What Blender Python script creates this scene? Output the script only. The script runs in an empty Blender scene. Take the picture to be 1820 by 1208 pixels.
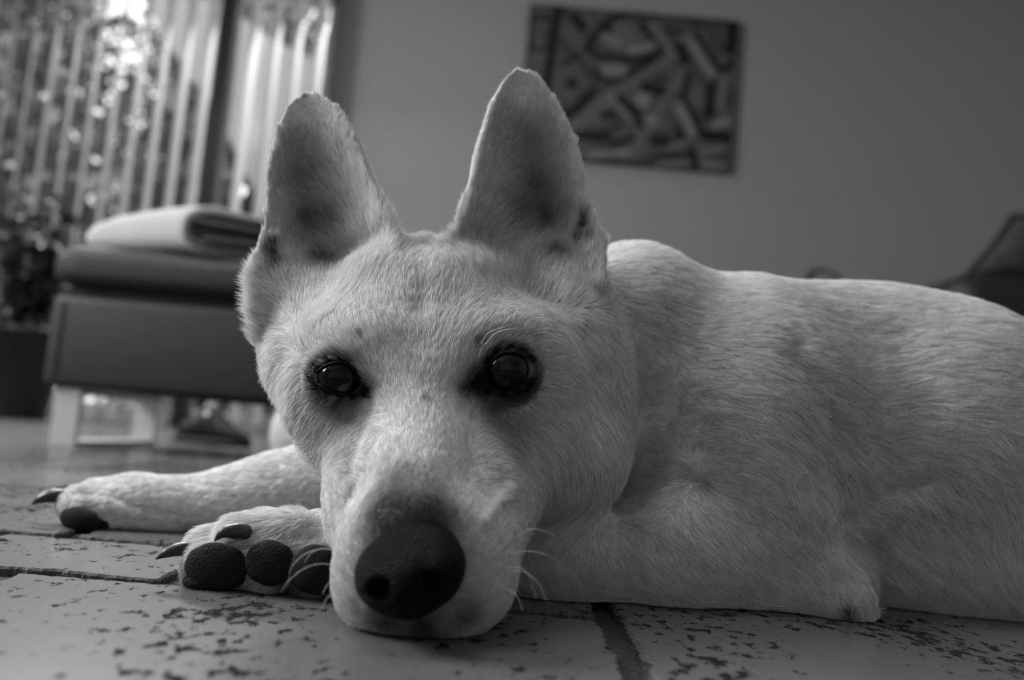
import bpy, bmesh, math, random
import numpy as np
from mathutils import Vector, Matrix
from mathutils.bvhtree import BVHTree

S = bpy.context.scene
COL = S.collection
random.seed(4)
RNG = np.random.default_rng(7)
FUR_COUNT = 620000
VOX = 0.0016

# ------------------------------------------------------------------ camera
F = 1600.0
CAM_H = 0.09
PITCH = math.atan(171 / 1600)
ROLL = math.radians(4.7)
fwd = np.array([0, math.cos(PITCH), math.sin(PITCH)])
u0 = np.array([0, -math.sin(PITCH), math.cos(PITCH)])
x0 = np.array([1.0, 0, 0])
rgt = math.cos(ROLL) * x0 + math.sin(ROLL) * u0
upv = -math.sin(ROLL) * x0 + math.cos(ROLL) * u0
CAMP = np.array([0, 0, CAM_H])
cam = bpy.data.cameras.new('camera')
cam.sensor_width = 36
cam.lens = F / 1820 * 36
cam.clip_start = 0.01
cam.dof.use_dof = True
cam.dof.focus_distance = 0.485
cam.dof.aperture_fstop = 4.7
camo = bpy.data.objects.new('camera', cam)
COL.objects.link(camo)
M4 = Matrix.Identity(4)
for i in range(3):
    M4[i][0] = rgt[i]; M4[i][1] = upv[i]; M4[i][2] = -fwd[i]; M4[i][3] = CAMP[i]
camo.matrix_world = M4
S.camera = camo

def ray(px, py):
    return fwd + (px - 910) / F * rgt - (py - 604) / F * upv
def W(px, py, Y):
    d = ray(px, py)
    return CAMP + d * (Y / d[1])
def FL(px, py, z=0.0):
    d = ray(px, py)
    return CAMP + d * ((z - CAM_H) / d[2])

# ------------------------------------------------------------------ world and light
S.view_settings.view_transform = 'Standard'
S.view_settings.look = 'None'
S.view_settings.exposure = 0.0
S.view_settings.gamma = 1.0
S.view_settings.use_curve_mapping = False
wd = bpy.data.worlds.new('sky')
S.world = wd
wd.use_nodes = True
nt = wd.node_tree
bg = nt.nodes['Background']
tc = nt.nodes.new('ShaderNodeTexCoord')
mp = nt.nodes.new('ShaderNodeSeparateXYZ')
rp = nt.nodes.new('ShaderNodeValToRGB')
rp.color_ramp.elements[0].position = 0.0
rp.color_ramp.elements[0].color = (0.8, 0.8, 0.8, 1)
rp.color_ramp.elements[1].position = 0.7
rp.color_ramp.elements[1].color = (1, 1, 1, 1)
nt.links.new(tc.outputs['Generated'], mp.inputs[0])
nt.links.new(mp.outputs['Z'], rp.inputs[0])
nt.links.new(rp.outputs[0], bg.inputs[0])
bg.inputs[1].default_value = 2.6

def area(name, loc, target, sx, sy, power):
    l = bpy.data.lights.new(name, 'AREA')
    l.shape = 'RECTANGLE'; l.size = sx; l.size_y = sy; l.energy = power
    o = bpy.data.objects.new(name, l)
    COL.objects.link(o)
    o.location = loc
    d = Vector(target) - Vector(loc)
    o.rotation_euler = d.to_track_quat('-Z', 'Y').to_euler()
    return o
# daylight of the big window in the left wall and of the upper part of the window in the back wall
area('window_daylight', (-3.0, 0.85, 1.95), (0.0, 0.6, 0.2), 1.6, 0.95, 150)
area('back_window_daylight', (-1.75, 4.1, 2.2), (-1.6, 0.6, 0.0), 1.5, 0.45, 118)
area('overhead_fill', (-0.9, 1.0, 2.56), (-0.9, 0.95, 0.0), 1.3, 0.9, 27)  # added fill lamp overhead; the ceiling has no opening here

sun = bpy.data.lights.new('sun', 'SUN'); sun.energy = 2.2; sun.angle = math.radians(0.6)
suno = bpy.data.objects.new('sun', sun); COL.objects.link(suno)
suno.rotation_euler = Vector((.35, 1, -.85)).to_track_quat('-Z', 'Y').to_euler()

# ------------------------------------------------------------------ materials
def mat(name, col, rough=0.6, spec=0.3, noise=None, bump=None, coat=0, metal=0, attr=None):
    m = bpy.data.materials.new(name)
    m.use_nodes = True
    n = m.node_tree.nodes; L = m.node_tree.links
    b = n['Principled BSDF']
    c = (col, col, col, 1) if not isinstance(col, tuple) else (*col, 1)
    b.inputs['Base Color'].default_value = c
    b.inputs['Roughness'].default_value = rough
    b.inputs['Specular IOR Level'].default_value = spec
    b.inputs['Coat Weight'].default_value = coat
    b.inputs['Metallic'].default_value = metal
    t = n.new('ShaderNodeTexCoord')
    if noise:
        sc, amt = noise
        x = n.new('ShaderNodeTexNoise'); x.inputs['Scale'].default_value = sc; x.inputs['Detail'].default_value = 4
        r = n.new('ShaderNodeMapRange')
        r.inputs['To Min'].default_value = c[0] * (1 - amt); r.inputs['To Max'].default_value = c[0] * (1 + amt)
        L.new(t.outputs['Object'], x.inputs['Vector']); L.new(x.outputs['Fac'], r.inputs['Value'])
        L.new(r.outputs[0], b.inputs['Base Color'])
    if attr:
        a = n.new('ShaderNodeAttribute'); a.attribute_name = attr
        L.new(a.outputs['Color'], b.inputs['Base Color'])
    if bump:
        sc, st = bump
        x = n.new('ShaderNodeTexNoise'); x.inputs['Scale'].default_value = sc; x.inputs['Detail'].default_value = 5
        bu = n.new('ShaderNodeBump'); bu.inputs['Strength'].default_value = st; bu.inputs['Distance'].default_value = 0.01
        L.new(t.outputs['Object'], x.inputs['Vector']); L.new(x.outputs['Fac'], bu.inputs['Height'])
        L.new(bu.outputs[0], b.inputs['Normal'])
    return m

M_wall = mat('painted_wall', 0.235, 0.9, 0.1, noise=(3, 0.03), bump=(220, 0.05))
M_wall2 = mat('light_wall', 0.42, 0.9, 0.1, noise=(3, 0.03), bump=(220, 0.05))
M_white = mat('white_paint', 0.75, 0.5, 0.3)
M_darkframe = mat('dark_frame', 0.05, 0.5, 0.3)
M_slat = mat('blind_slat', 0.34, 0.7, 0.2, noise=(15, 0.04))
M_leather = mat('dark_leather', 0.015, 0.62, 0.35, noise=(20, 0.2), bump=(160, 0.25))
M_leather2 = mat('grey_leather', 0.021, 0.6, 0.3, noise=(12, 0.1), bump=(220, 0.2))
M_black = mat('black_leather', 0.012, 0.5, 0.3, bump=(90, 0.2))
M_chrome = mat('satin_steel', 0.55, 0.35, 0.5, metal=0.4)
M_wool = mat('white_wool', 0.45, 0.95, 0.1, noise=(14, 0.06), bump=(260, 0.5))
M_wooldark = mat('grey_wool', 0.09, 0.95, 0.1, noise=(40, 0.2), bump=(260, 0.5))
M_pot = mat('black_pot', 0.012, 0.4, 0.4)
M_soil = mat('soil', 0.03, 0.9, 0.1, bump=(60, 0.8))
M_plant = mat('plant_leaf', 0.05, 0.35, 0.5, noise=(9, 0.4))
M_bark = mat('bark', 0.05, 0.9, 0.1, bump=(30, 0.6))
M_shoe = mat('black_shoe', 0.012, 0.5, 0.3)
M_sole = mat('shoe_sole', 0.03, 0.7, 0.2)
M_grass = mat('patio_stone', 0.45, 0.8, 0.2, noise=(6, 0.15))
M_house = mat('pale_canvas', 0.26, 0.9, 0.1, noise=(1.2, 0.05))
M_cush = mat('grey_cushion', 0.05, 0.9, 0.1, noise=(26, 0.45), bump=(60, 0.6))
M_cush2 = mat('soft_cushion', 0.16, 0.9, 0.1, noise=(20, 0.2), bump=(120, 0.4))
M_grout = mat('grout', 0.06, 0.9, 0.2, noise=(90, 0.25), bump=(240, 0.7))

def leaf_mat(name, col):
    m = bpy.data.materials.new(name); m.use_nodes = True
    n = m.node_tree.nodes; L = m.node_tree.links
    n.remove(n['Principled BSDF'])
    d = n.new('ShaderNodeBsdfDiffuse'); d.inputs[0].default_value = (col, col, col, 1)
    t = n.new('ShaderNodeBsdfTranslucent'); t.inputs[0].default_value = (col, col, col, 1)
    g = n.new('ShaderNodeBsdfGlossy'); g.inputs[0].default_value = (.9, .9, .9, 1); g.inputs['Roughness'].default_value = 0.22
    x = n.new('ShaderNodeMixShader'); x.inputs[0].default_value = 0.4
    y = n.new('ShaderNodeMixShader'); y.inputs[0].default_value = 0.13
    L.new(d.outputs[0], x.inputs[1]); L.new(t.outputs[0], x.inputs[2])
    L.new(x.outputs[0], y.inputs[1]); L.new(g.outputs[0], y.inputs[2])
    L.new(y.outputs[0], n['Material Output'].inputs[0])
    return m
M_leaf = leaf_mat('tree_leaf', 0.06)

def glass_mat():
    m = bpy.data.materials.new('window_glass'); m.use_nodes = True
    n = m.node_tree.nodes; L = m.node_tree.links
    n.remove(n['Principled BSDF'])
    t = n.new('ShaderNodeBsdfTransparent'); t.inputs[0].default_value = (.95, .95, .95, 1)
    g = n.new('ShaderNodeBsdfGlossy'); g.inputs['Roughness'].default_value = 0.02
    x = n.new('ShaderNodeMixShader'); x.inputs[0].default_value = 0.05
    L.new(t.outputs[0], x.inputs[1]); L.new(g.outputs[0], x.inputs[2]); L.new(x.outputs[0], n['Material Output'].inputs[0])
    return m
M_glass = glass_mat()

def tile_mat():
    m = bpy.data.materials.new('worn_stone_tile'); m.use_nodes = True
    n = m.node_tree.nodes; L = m.node_tree.links
    b = n['Principled BSDF']
    g = n.new('ShaderNodeNewGeometry')
    mpg = n.new('ShaderNodeMapping'); mpg.inputs['Scale'].default_value = (1, 0.62, 1)
    L.new(g.outputs['Position'], mpg.inputs[0])
    big = n.new('ShaderNodeTexNoise'); big.inputs['Scale'].default_value = 5; big.inputs['Detail'].default_value = 5
    L.new(mpg.outputs[0], big.inputs['Vector'])
    base = n.new('ShaderNodeMapRange'); base.inputs['From Min'].default_value = .3; base.inputs['From Max'].default_value = .7
    base.inputs['To Min'].default_value = 0.09; base.inputs['To Max'].default_value = 0.135
    L.new(big.outputs['Fac'], base.inputs['Value'])
    # pits
    p1 = n.new('ShaderNodeTexNoise'); p1.inputs['Scale'].default_value = 125; p1.inputs['Detail'].default_value = 4; p1.inputs['Roughness'].default_value = .62
    L.new(mpg.outputs[0], p1.inputs['Vector'])
    pm = n.new('ShaderNodeTexNoise'); pm.inputs['Scale'].default_value = 14; pm.inputs['Detail'].default_value = 2
    L.new(mpg.outputs[0], pm.inputs['Vector'])
    ad = n.new('ShaderNodeMath'); ad.operation = 'MULTIPLY_ADD'; ad.inputs[1].default_value = 0.62
    L.new(pm.outputs['Fac'], ad.inputs[0]); L.new(p1.outputs['Fac'], ad.inputs[2])
    th = n.new('ShaderNodeMapRange'); th.inputs['From Min'].default_value = 0.898; th.inputs['From Max'].default_value = 0.928
    L.new(ad.outputs[0], th.inputs['Value'])
    # larger flakes
    f1 = n.new('ShaderNodeTexNoise'); f1.inputs['Scale'].default_value = 24; f1.inputs['Detail'].default_value = 6; f1.inputs['Roughness'].default_value = .6
    L.new(mpg.outputs[0], f1.inputs['Vector'])
    f2 = n.new('ShaderNodeMapRange'); f2.inputs['From Min'].default_value = 0.655; f2.inputs['From Max'].default_value = 0.675
    L.new(f1.outputs['Fac'], f2.inputs['Value'])
    mx = n.new('ShaderNodeMath'); mx.operation = 'MAXIMUM'
    L.new(th.outputs[0], mx.inputs[0]); L.new(f2.outputs[0], mx.inputs[1])
    mc = n.new('ShaderNodeMix'); mc.data_type = 'RGBA'
    L.new(mx.outputs[0], mc.inputs[0]); L.new(base.outputs[0], mc.inputs[6]); mc.inputs[7].default_value = (.022, .022, .022, 1)
    L.new(mc.outputs[2], b.inputs['Base Color'])
    rr = n.new('ShaderNodeMapRange'); rr.inputs['To Min'].default_value = .22; rr.inputs['To Max'].default_value = .8
    L.new(mx.outputs[0], rr.inputs['Value']); L.new(rr.outputs[0], b.inputs['Roughness'])
    sp_ = n.new('ShaderNodeMapRange'); sp_.inputs['To Min'].default_value = .12; sp_.inputs['To Max'].default_value = 0
    L.new(mx.outputs[0], sp_.inputs['Value']); L.new(sp_.outputs[0], b.inputs['Specular IOR Level'])
    inv = n.new('ShaderNodeMath'); inv.operation = 'SUBTRACT'; inv.inputs[0].default_value = 1
    L.new(mx.outputs[0], inv.inputs[1])
    fine = n.new('ShaderNodeTexNoise'); fine.inputs['Scale'].default_value = 60; fine.inputs['Detail'].default_value = 6
    L.new(mpg.outputs[0], fine.inputs['Vector'])
    sm = n.new('ShaderNodeMath'); sm.operation = 'MULTIPLY_ADD'; sm.inputs[1].default_value = 0.15
    L.new(fine.outputs['Fac'], sm.inputs[0]); L.new(inv.outputs[0], sm.inputs[2])
    bu = n.new('ShaderNodeBump'); bu.inputs['Strength'].default_value = .55; bu.inputs['Distance'].default_value = 0.0012
    L.new(sm.outputs[0], bu.inputs['Height']); L.new(bu.outputs[0], b.inputs['Normal'])
    return m
M_tile = tile_mat()
M_edge = mat('tile_edge', 0.11, 0.95, 0.0, noise=(300, .5), bump=(300, .5))

def skin_mat():
    m = bpy.data.materials.new('dog_coat'); m.use_nodes = True
    n = m.node_tree.nodes; L = m.node_tree.links
    b = n['Principled BSDF']
    a = n.new('ShaderNodeAttribute'); a.attribute_name = 'tint'
    t = n.new('ShaderNodeTexCoord')
    x = n.new('ShaderNodeTexNoise'); x.inputs['Scale'].default_value = 160
    L.new(t.outputs['Object'], x.inputs['Vector'])
    r = n.new('ShaderNodeMapRange'); r.inputs['To Min'].default_value = .55; r.inputs['To Max'].default_value = .95
    L.new(x.outputs['Fac'], r.inputs['Value'])
    mu = n.new('ShaderNodeMath'); mu.operation = 'MULTIPLY'
    L.new(a.outputs['Fac'], mu.inputs[0]); L.new(r.outputs[0], mu.inputs[1])
    L.new(mu.outputs[0], b.inputs['Base Color'])
    b.inputs['Roughness'].default_value = .8
    b.inputs['Specular IOR Level'].default_value = .1
    return m
M_skin = skin_mat()

def fur_mat():
    m = bpy.data.materials.new('dog_fur'); m.use_nodes = True
    n = m.node_tree.nodes; L = m.node_tree.links
    n.remove(n['Principled BSDF'])
    a = n.new('ShaderNodeAttribute'); a.attribute_name = 'tint'
    hi = n.new('ShaderNodeHairInfo')
    rr = n.new('ShaderNodeMapRange'); rr.inputs['To Min'].default_value = .7; rr.inputs['To Max'].default_value = 1.1
    L.new(hi.outputs['Random'], rr.inputs['Value'])
    mu = n.new('ShaderNodeMath'); mu.operation = 'MULTIPLY'
    L.new(a.outputs['Fac'], mu.inputs[0]); L.new(rr.outputs[0], mu.inputs[1])
    d = n.new('ShaderNodeBsdfDiffuse'); t = n.new('ShaderNodeBsdfTranslucent')
    g = n.new('ShaderNodeBsdfGlossy'); g.inputs['Roughness'].default_value = .45
    L.new(mu.outputs[0], d.inputs[0]); L.new(mu.outputs[0], t.inputs[0]); L.new(mu.outputs[0], g.inputs[0])
    x = n.new('ShaderNodeMixShader'); x.inputs[0].default_value = .35
    y = n.new('ShaderNodeMixShader'); y.inputs[0].default_value = .05
    L.new(d.outputs[0], x.inputs[1]); L.new(t.outputs[0], x.inputs[2])
    L.new(x.outputs[0], y.inputs[1]); L.new(g.outputs[0], y.inputs[2])
    L.new(y.outputs[0], n['Material Output'].inputs[0])
    return m
M_fur = fur_mat()
M_nose = mat('nose_leather', 0.004, 0.5, 0.09, bump=(900, 0.6))
M_pad = mat('paw_pad', 0.014, 0.7, 0.2, bump=(900, 0.6))
M_claw = mat('claw_horn', 0.02, 0.38, 0.5, noise=(80, 0.4))
M_eye = mat('eye_ball', 0.004, 0.05, 0.22)
M_iris = mat('eye_iris', 0.012, 0.3, 0.3, noise=(300, 0.6))
M_lid = mat('eyelid_skin', 0.005, 0.7, 0.12)
M_whisk = mat('whisker_hair', 0.8, 0.4, 0.4)

# ------------------------------------------------------------------ mesh helpers
def tag(o, label=None, cat=None, group=None, kind=None):
    if label: o['label'] = label
    if cat: o['category'] = cat
    if group: o['group'] = group
    if kind: o['kind'] = kind
    return o

def link(name, me, m=None, parent=None, smooth=False):
    o = bpy.data.objects.new(name, me)
    COL.objects.link(o)
    if m: me.materials.append(m)
    if parent: o.parent = parent
    if smooth:
        me.polygons.foreach_set('use_smooth', [True] * len(me.polygons))
    return o

def frombm(name, bm, m=None, parent=None, smooth=False):
    me = bpy.data.meshes.new(name)
    bm.normal_update(); bm.to_mesh(me); bm.free()
    return link(name, me, m, parent, smooth)

def empty(name, loc=(0, 0, 0), rz=0):
    o = bpy.data.objects.new(name, None)
    COL.objects.link(o)
    o.location = loc; o.rotation_euler = (0, 0, rz)
    return o

def box(bm, c, s, rot=None, bevel=0, seg=2):
    r = bmesh.ops.create_cube(bm, size=1)
    vs = r['verts']
    for v in vs:
        v.co = Vector((v.co.x * s[0], v.co.y * s[1], v.co.z * s[2]))
    if bevel:
        es = list({e for v in vs for e in v.link_edges})
        rb = bmesh.ops.bevel(bm, geom=es, offset=bevel, segments=seg, affect='EDGES', profile=.5)
        vs = list({v for f in rb['faces'] for v in f.verts} | {v for v in vs if v.is_valid})
    mt = Matrix.Translation(c)
    if rot is not None: mt = mt @ rot
    bmesh.ops.transform(bm, matrix=mt, verts=vs)
    return vs

def boxo(name, c, s, m, parent=None, rot=None, bevel=0, seg=2, smooth=False):
    bm = bmesh.new(); box(bm, c, s, rot, bevel, seg)
    return frombm(name, bm, m, parent, smooth)

# ------------------------------------------------------------------ the room
WY = 4.45          # inner face of the back wall
wx0, wx1 = -3.05, float(W(594, 0, WY)[0]) + 0.02
wz1 = 2.32
def struct(o): o['kind'] = 'structure'; return o
LX, RX, BY, CH = -3.2, 3.4, -2.4, 2.6
bm = bmesh.new()
box(bm, (LX / 2 + wx0 / 2, WY + .1, CH / 2), (wx0 - LX, .2, CH))
box(bm, ((wx1 + RX) / 2, WY + .1, CH / 2), (RX - wx1, .2, CH))
box(bm, ((wx0 + wx1) / 2, WY + .1, (wz1 + CH) / 2), (wx1 - wx0, .2, CH - wz1))
struct(frombm('wall_back', bm, M_wall))
# left wall with a large window opening
ly0, ly1, lz0, lz1 = -0.05, 1.75, 1.35, 2.52
bm = bmesh.new()
box(bm, (LX - .1, (BY + ly0) / 2, CH / 2), (.2, ly0 - BY, CH))
box(bm, (LX - .1, (ly1 + WY + .2) / 2, CH / 2), (.2, WY + .2 - ly1, CH))
box(bm, (LX - .1, (ly0 + ly1) / 2, lz0 / 2), (.2, ly1 - ly0, lz0))
box(bm, (LX - .1, (ly0 + ly1) / 2, (lz1 + CH) / 2), (.2, ly1 - ly0, CH - lz1))
struct(frombm('wall_left', bm, M_wall))
struct(boxo('wall_right', (RX + .1, (BY + WY + .2) / 2, CH / 2), (.2, WY + .2 - BY, CH), M_wall2))
struct(boxo('wall_front', ((LX + RX) / 2, BY - .1, CH / 2), (RX - LX + .4, .2, CH), M_wall2))
struct(boxo('ceiling', ((LX + RX) / 2, (BY + WY + .2) / 2, CH + .05), (RX - LX + .4, WY - BY + .6, .1), M_white))
struct(boxo('baseboard_back', ((wx1 + RX) / 2, WY - .008, .04), (RX - wx1, .016, .08), M_white))
floor = struct(boxo('floor', ((LX + RX) / 2, (BY + WY + .2) / 2, -.055), (RX - LX + .4, WY - BY + .6, .1), M_grout))

# tiles: every tile a piece of its own, with ragged worn edges
def tile_mesh(x0_, x1_, y0_, y1_, fine):
    step = 0.0022 if fine else (x1_ - x0_) / 3
    pts = []
    amp = 0.0022 if fine else 0.0012
    def side(a, b):
        L = math.dist(a, b); n = max(1, int(L / step)); out = []
        nx, ny = -(b[1] - a[1]) / L, (b[0] - a[0]) / L
        ph = random.uniform(0, 99); cur = 0
        for i in range(n):
            t = i / n
            w = .5 * math.sin(ph + t * L * 40) + .5 * math.sin(ph * 2 + t * L * 115)
            cur = cur * .6 + random.gauss(0, .55)
            off = amp * (0.5 * w + cur * .55) + (0.0035 * max(0, math.sin(ph * 3 + t * L * 60) - .9) * 8 if fine else 0)
            out.append((a[0] + (b[0] - a[0]) * t + nx * off, a[1] + (b[1] - a[1]) * t + ny * off))
        return out
    c = [(x0_, y0_), (x1_, y0_), (x1_, y1_), (x0_, y1_)]
    for i in range(4): pts += side(c[i], c[(i + 1) % 4])
    n = len(pts)
    cx, cy = (x0_ + x1_) / 2, (y0_ + y1_) / 2
    vs = []
    for x, y in pts: vs.append((x, y, -.006))
    for x, y in pts: vs.append((x, y, -.0012))
    for x, y in pts:
        dx, dy = cx - x, cy - y; d = math.hypot(dx, dy)
        vs.append((x + dx / d * .0016, y + dy / d * .0016, 0))
    fs = []
    for k in (0, 1):
        for i in range(n):
            j = (i + 1) % n
            fs.append((k * n + i, k * n + j, (k + 1) * n + j, (k + 1) * n + i))
    fs.append(tuple(range(2 * n, 3 * n)))
    me = bpy.data.meshes.new('tile'); me.from_pydata(vs, [], fs)
    me.materials.append(M_tile); me.materials.append(M_edge)
    me.polygons.foreach_set('material_index', [1] * (len(fs) - 1) + [0])
    return me
G = 0.0135
def add_tile(a, b, c, d, fine):
    link('tile', tile_mesh(a + G / 2, b - G / 2, c + G / 2, d - G / 2, fine), None, floor)
rows = [(-0.24, 0.06, .31, .06 - .31), (0.06, 0.175, .31, .2), (0.175, 0.482, .31, .062), (0.482, 0.612, .155, -.17), (0.612, 0.92, .31, .02), (0.92, 1.23, .31, .17), (1.23, 1.54, .31, .07),
        (1.54, 1.85, .31, .2), (1.85, 2.16, .31, .03), (2.16, 2.47, .31, .16)]
y = 2.47; k = 0
while y < WY + .1:
    rows.append((y, min(y + .31, WY + .2), .31, .05 + .12 * (k % 3))); y += .31; k += 1
ntile = 0
for (ya, yb, wdt, ph) in rows:
    lo, hi = (-1.6, 1.3) if yb < .7 else ((-2.1, 1.5) if yb < 1.6 else (-2.75, 2.2))
    x = ph
    while x > lo: x -= wdt
    while x < hi:
        if not (yb < .65 and x > .05):
            add_tile(x, min(x + wdt, .062) if yb < .65 else x + wdt, ya, yb, yb < .95 and yb > .1 and abs(x) < .7); ntile += 1
        x += wdt
for (ya, yb) in ((-.24, -.01), (-.01, .302), (.302, .612)):
    for k in range(4):
        add_tile(.062 + .31 * k, .062 + .31 * (k + 1), ya, yb, k < 2)

# window: frame, mullions, panes
win = struct(empty('window_1', ((wx0 + wx1) / 2, WY + .06, 0)))
wcx = (wx0 + wx1) / 2
def wpart(name, x, z, sx, sz, m, sy=.07, dy=0):
    return boxo(name, (x - wcx, dy, z), (sx, sy, sz), m, win, bevel=.004 if m is not M_glass else 0, seg=1)
mull = float(W(408, 40, WY + .02)[0])
wpart('frame_rail', wcx, .045, wx1 - wx0, .09, M_white)
wpart('frame_rail', wcx, wz1 - .04, wx1 - wx0, .08, M_white)
wpart('frame_post', wx0 + .03, wz1 / 2, .06, wz1, M_white)
wpart('frame_post', wx1 - .02, wz1 / 2, .04, wz1, M_white)
o = wpart('mullion', mull, wz1 / 2, .085, wz1, M_darkframe, .09, -.03); o['label'] = 'dark upright window mullion'
for a, b in ((wx0 + .05, mull - .04), (mull + .04, wx1 - .03)):
    wpart('pane', (a + b) / 2, wz1 / 2, b - a, wz1 - .1, M_glass, .006, .01)
win2 = struct(empty('window_2', (LX - .08, (ly0 + ly1) / 2, 0)))
for (yy, zz, sy, sz) in ((0, lz0 + .03, ly1 - ly0, .06), (0, lz1 - .03, ly1 - ly0, .06), (-.87, 1.93, .06, 1.17), (.87, 1.93, .06, 1.17), (0, 1.93, .06, 1.17)):
    boxo('frame_post', (0, yy, zz), (.06, sy, sz), M_white, win2, bevel=.004, seg=1)
boxo('pane', (0, 0, 1.93), (.006, ly1 - ly0 - .06, 1.1), M_glass, win2)

# vertical blind
BYY = WY - .16
blind = tag(empty('vertical_blind', (wcx, BYY, 0)), 'pale vertical louvre blind hanging half open across the tall window', 'blind')
boxo('head_rail', (0, 0, wz1 + .02), (wx1 - wx0, .05, .05), M_white, blind, bevel=.004, seg=1)
yaw = math.radians(-37)
def slat_mesh():
    wv, n = .122, 6; th = .0012
    vs, fs = [], []
    for zi, z in enumerate((0.05, 0.8, 1.6, wz1)):
        for i in range(n + 1):
            s = i / n - .5
            vs.append((-.006 * (1 - 4 * s * s), s * wv, z))
        for i in range(n + 1):
            s = i / n - .5
            vs.append((-.006 * (1 - 4 * s * s) + th, s * wv, z))
    R_ = 2 * (n + 1)
    for k in range(3):
        for i in range(n):
            a = k * R_ + i
            fs.append((a, a + 1, a + 1 + R_, a + R_))
            a += n + 1
            fs.append((a + 1, a, a + R_, a + 1 + R_))
        a = k * R_; fs.append((a, a + R_, a + R_ + n + 1, a + n + 1))
        a = k * R_ + n; fs.append((a + R_, a, a + n + 1, a + n + 1 + R_))
    me = bpy.data.meshes.new('slat'); me.from_pydata(vs, [], fs); me.materials.append(M_slat)
    return me
sm_ = slat_mesh()
x = wx1 - .03
mb = float(W(408, 40, BYY)[0])
k = 0
while x > wx0:
    if not (abs(x - mb) < .05):
        o = bpy.data.objects.new('slat', sm_); COL.objects.link(o); o.parent = blind
        o.location = (x - wcx, 0, 0)
        o.rotation_euler = (0, 0, -yaw + random.uniform(-.05, .05))
        k += 1
    x -= .108

# painting
pw, ph_ = 1.03, .77
pc = (W(938, 10, WY) + W(1308, 45, WY) + W(1296, 312, WY) + W(925, 275, WY)) / 4
paint = tag(empty('wall_painting', (pc[0], WY - .02, pc[2])), 'dark abstract canvas print with interlocking bands hung on the plain wall', 'painting')
paint.rotation_euler = (0, math.radians(0.3), 0)
pw = float(np.linalg.norm(W(938, 10, WY) - W(1308, 45, WY))); ph_ = float(np.linalg.norm(W(1308, 45, WY) - W(1296, 312, WY)))
boxo('stretched_canvas', (0, 0, 0), (pw, .034, ph_), mat('canvas_side', .05, .8, .1), paint, bevel=.003, seg=1)
NX, NY = 200, 150
gu, gv = np.meshgrid(np.linspace(0, 1, NX), np.linspace(0, 1, NY))
img = np.full(gu.shape, .085)
img += .02 * np.sin(gu * 21 + 3 * np.sin(gv * 9)) + .015 * np.sin(gv * 33 + 4 * np.sin(gu * 13))
def stroke(pts, w, val, so=10):
    global img
    P = [((a - 195) / 1290, (b - 35 - .089 * (a - 205)) / 940) for a, b in pts]
    if len(P) == 1: P = P * 2
    d = np.full(gu.shape, 9.)
    X, Yy = gu * 1290, gv * 940
    for (a, b), (c, e) in zip(P[:-1], P[1:]):
        ax, ay, bx, by = a * 1290, b * 940, c * 1290, e * 940
        vx, vy = bx - ax, by - ay; L2 = vx * vx + vy * vy + 1e-6
        t = np.clip(((X - ax) * vx + (Yy - ay) * vy) / L2, 0, 1)
        dd = np.hypot(X - ax - t * vx, Yy - ay - t * vy)
        d = np.minimum(d if d.max() > 9 else dd, dd)
    a_ = np.clip((w / 2 + so / 2 - d) / so, 0, 1)
    img = img * (1 - a_) + val * a_
D_, L_, M_ = .008, .24, .13
for q in ([(1000, 260), (1000, 260)], 0), :
    pass
stroke([(480, 480), (430, 560)], 150, .10, 60)
stroke([(1050, 400), (800, 560), (650, 680), (500, 830)], 75, M_)
stroke([(1180, 450), (1080, 600), (1000, 760), (900, 930)], 75, M_)
stroke([(760, 240)], 200, .14, 80)
for pts, w in (([(370, 60), (352, 330), (338, 600)], 52), ([(820, 95), (700, 130), (610, 240), (570, 310)], 46), ([(560, 320), (640, 378), (900, 388), (1010, 335)], 40),
               ([(890, 180), (1020, 330), (960, 400), (830, 480), (740, 535), (650, 480)], 42), ([(480, 130), (530, 190)], 60), ([(850, 105), (1100, 115), (1480, 165)], 34), ([(1440, 190), (1440, 330)], 66),
               ([(1230, 250), (1320, 390), (1400, 465), (1440, 420)], 42), ([(1120, 300), (1170, 400)], 62), ([(1195, 470), (1170, 640), (1240, 740), (1300, 870)], 40), ([(1335, 560), (1330, 730)], 56),
               ([(620, 590), (530, 700), (440, 770)], 56), ([(790, 630), (880, 710), (930, 800)], 48), ([(930, 560), (1040, 590)], 56), ([(550, 860), (730, 872)], 52), ([(700, 740), (760, 730)], 44),
               ([(1010, 890), (1090, 900)], 60), ([(1160, 860), (1170, 880)], 60), ([(1320, 860), (1450, 872)], 66), ([(1240, 960), (1285, 1075)], 52), ([(1000, 1005), (1230, 985)], 30), ([(490, 540)], 70), ([(430, 420), (520, 360)], 26),
               ([(880, 880), (760, 920)], 40), ([(690, 200)], 50), ([(1050, 210)], 36), ([(650, 1020), (980, 1040)], 26), ([(215, 50), (215, 330)], 16), ([(225, 130), (330, 140)], 22), ([(230, 320), (330, 330)], 26)):
    stroke(pts, w, D_)
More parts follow.
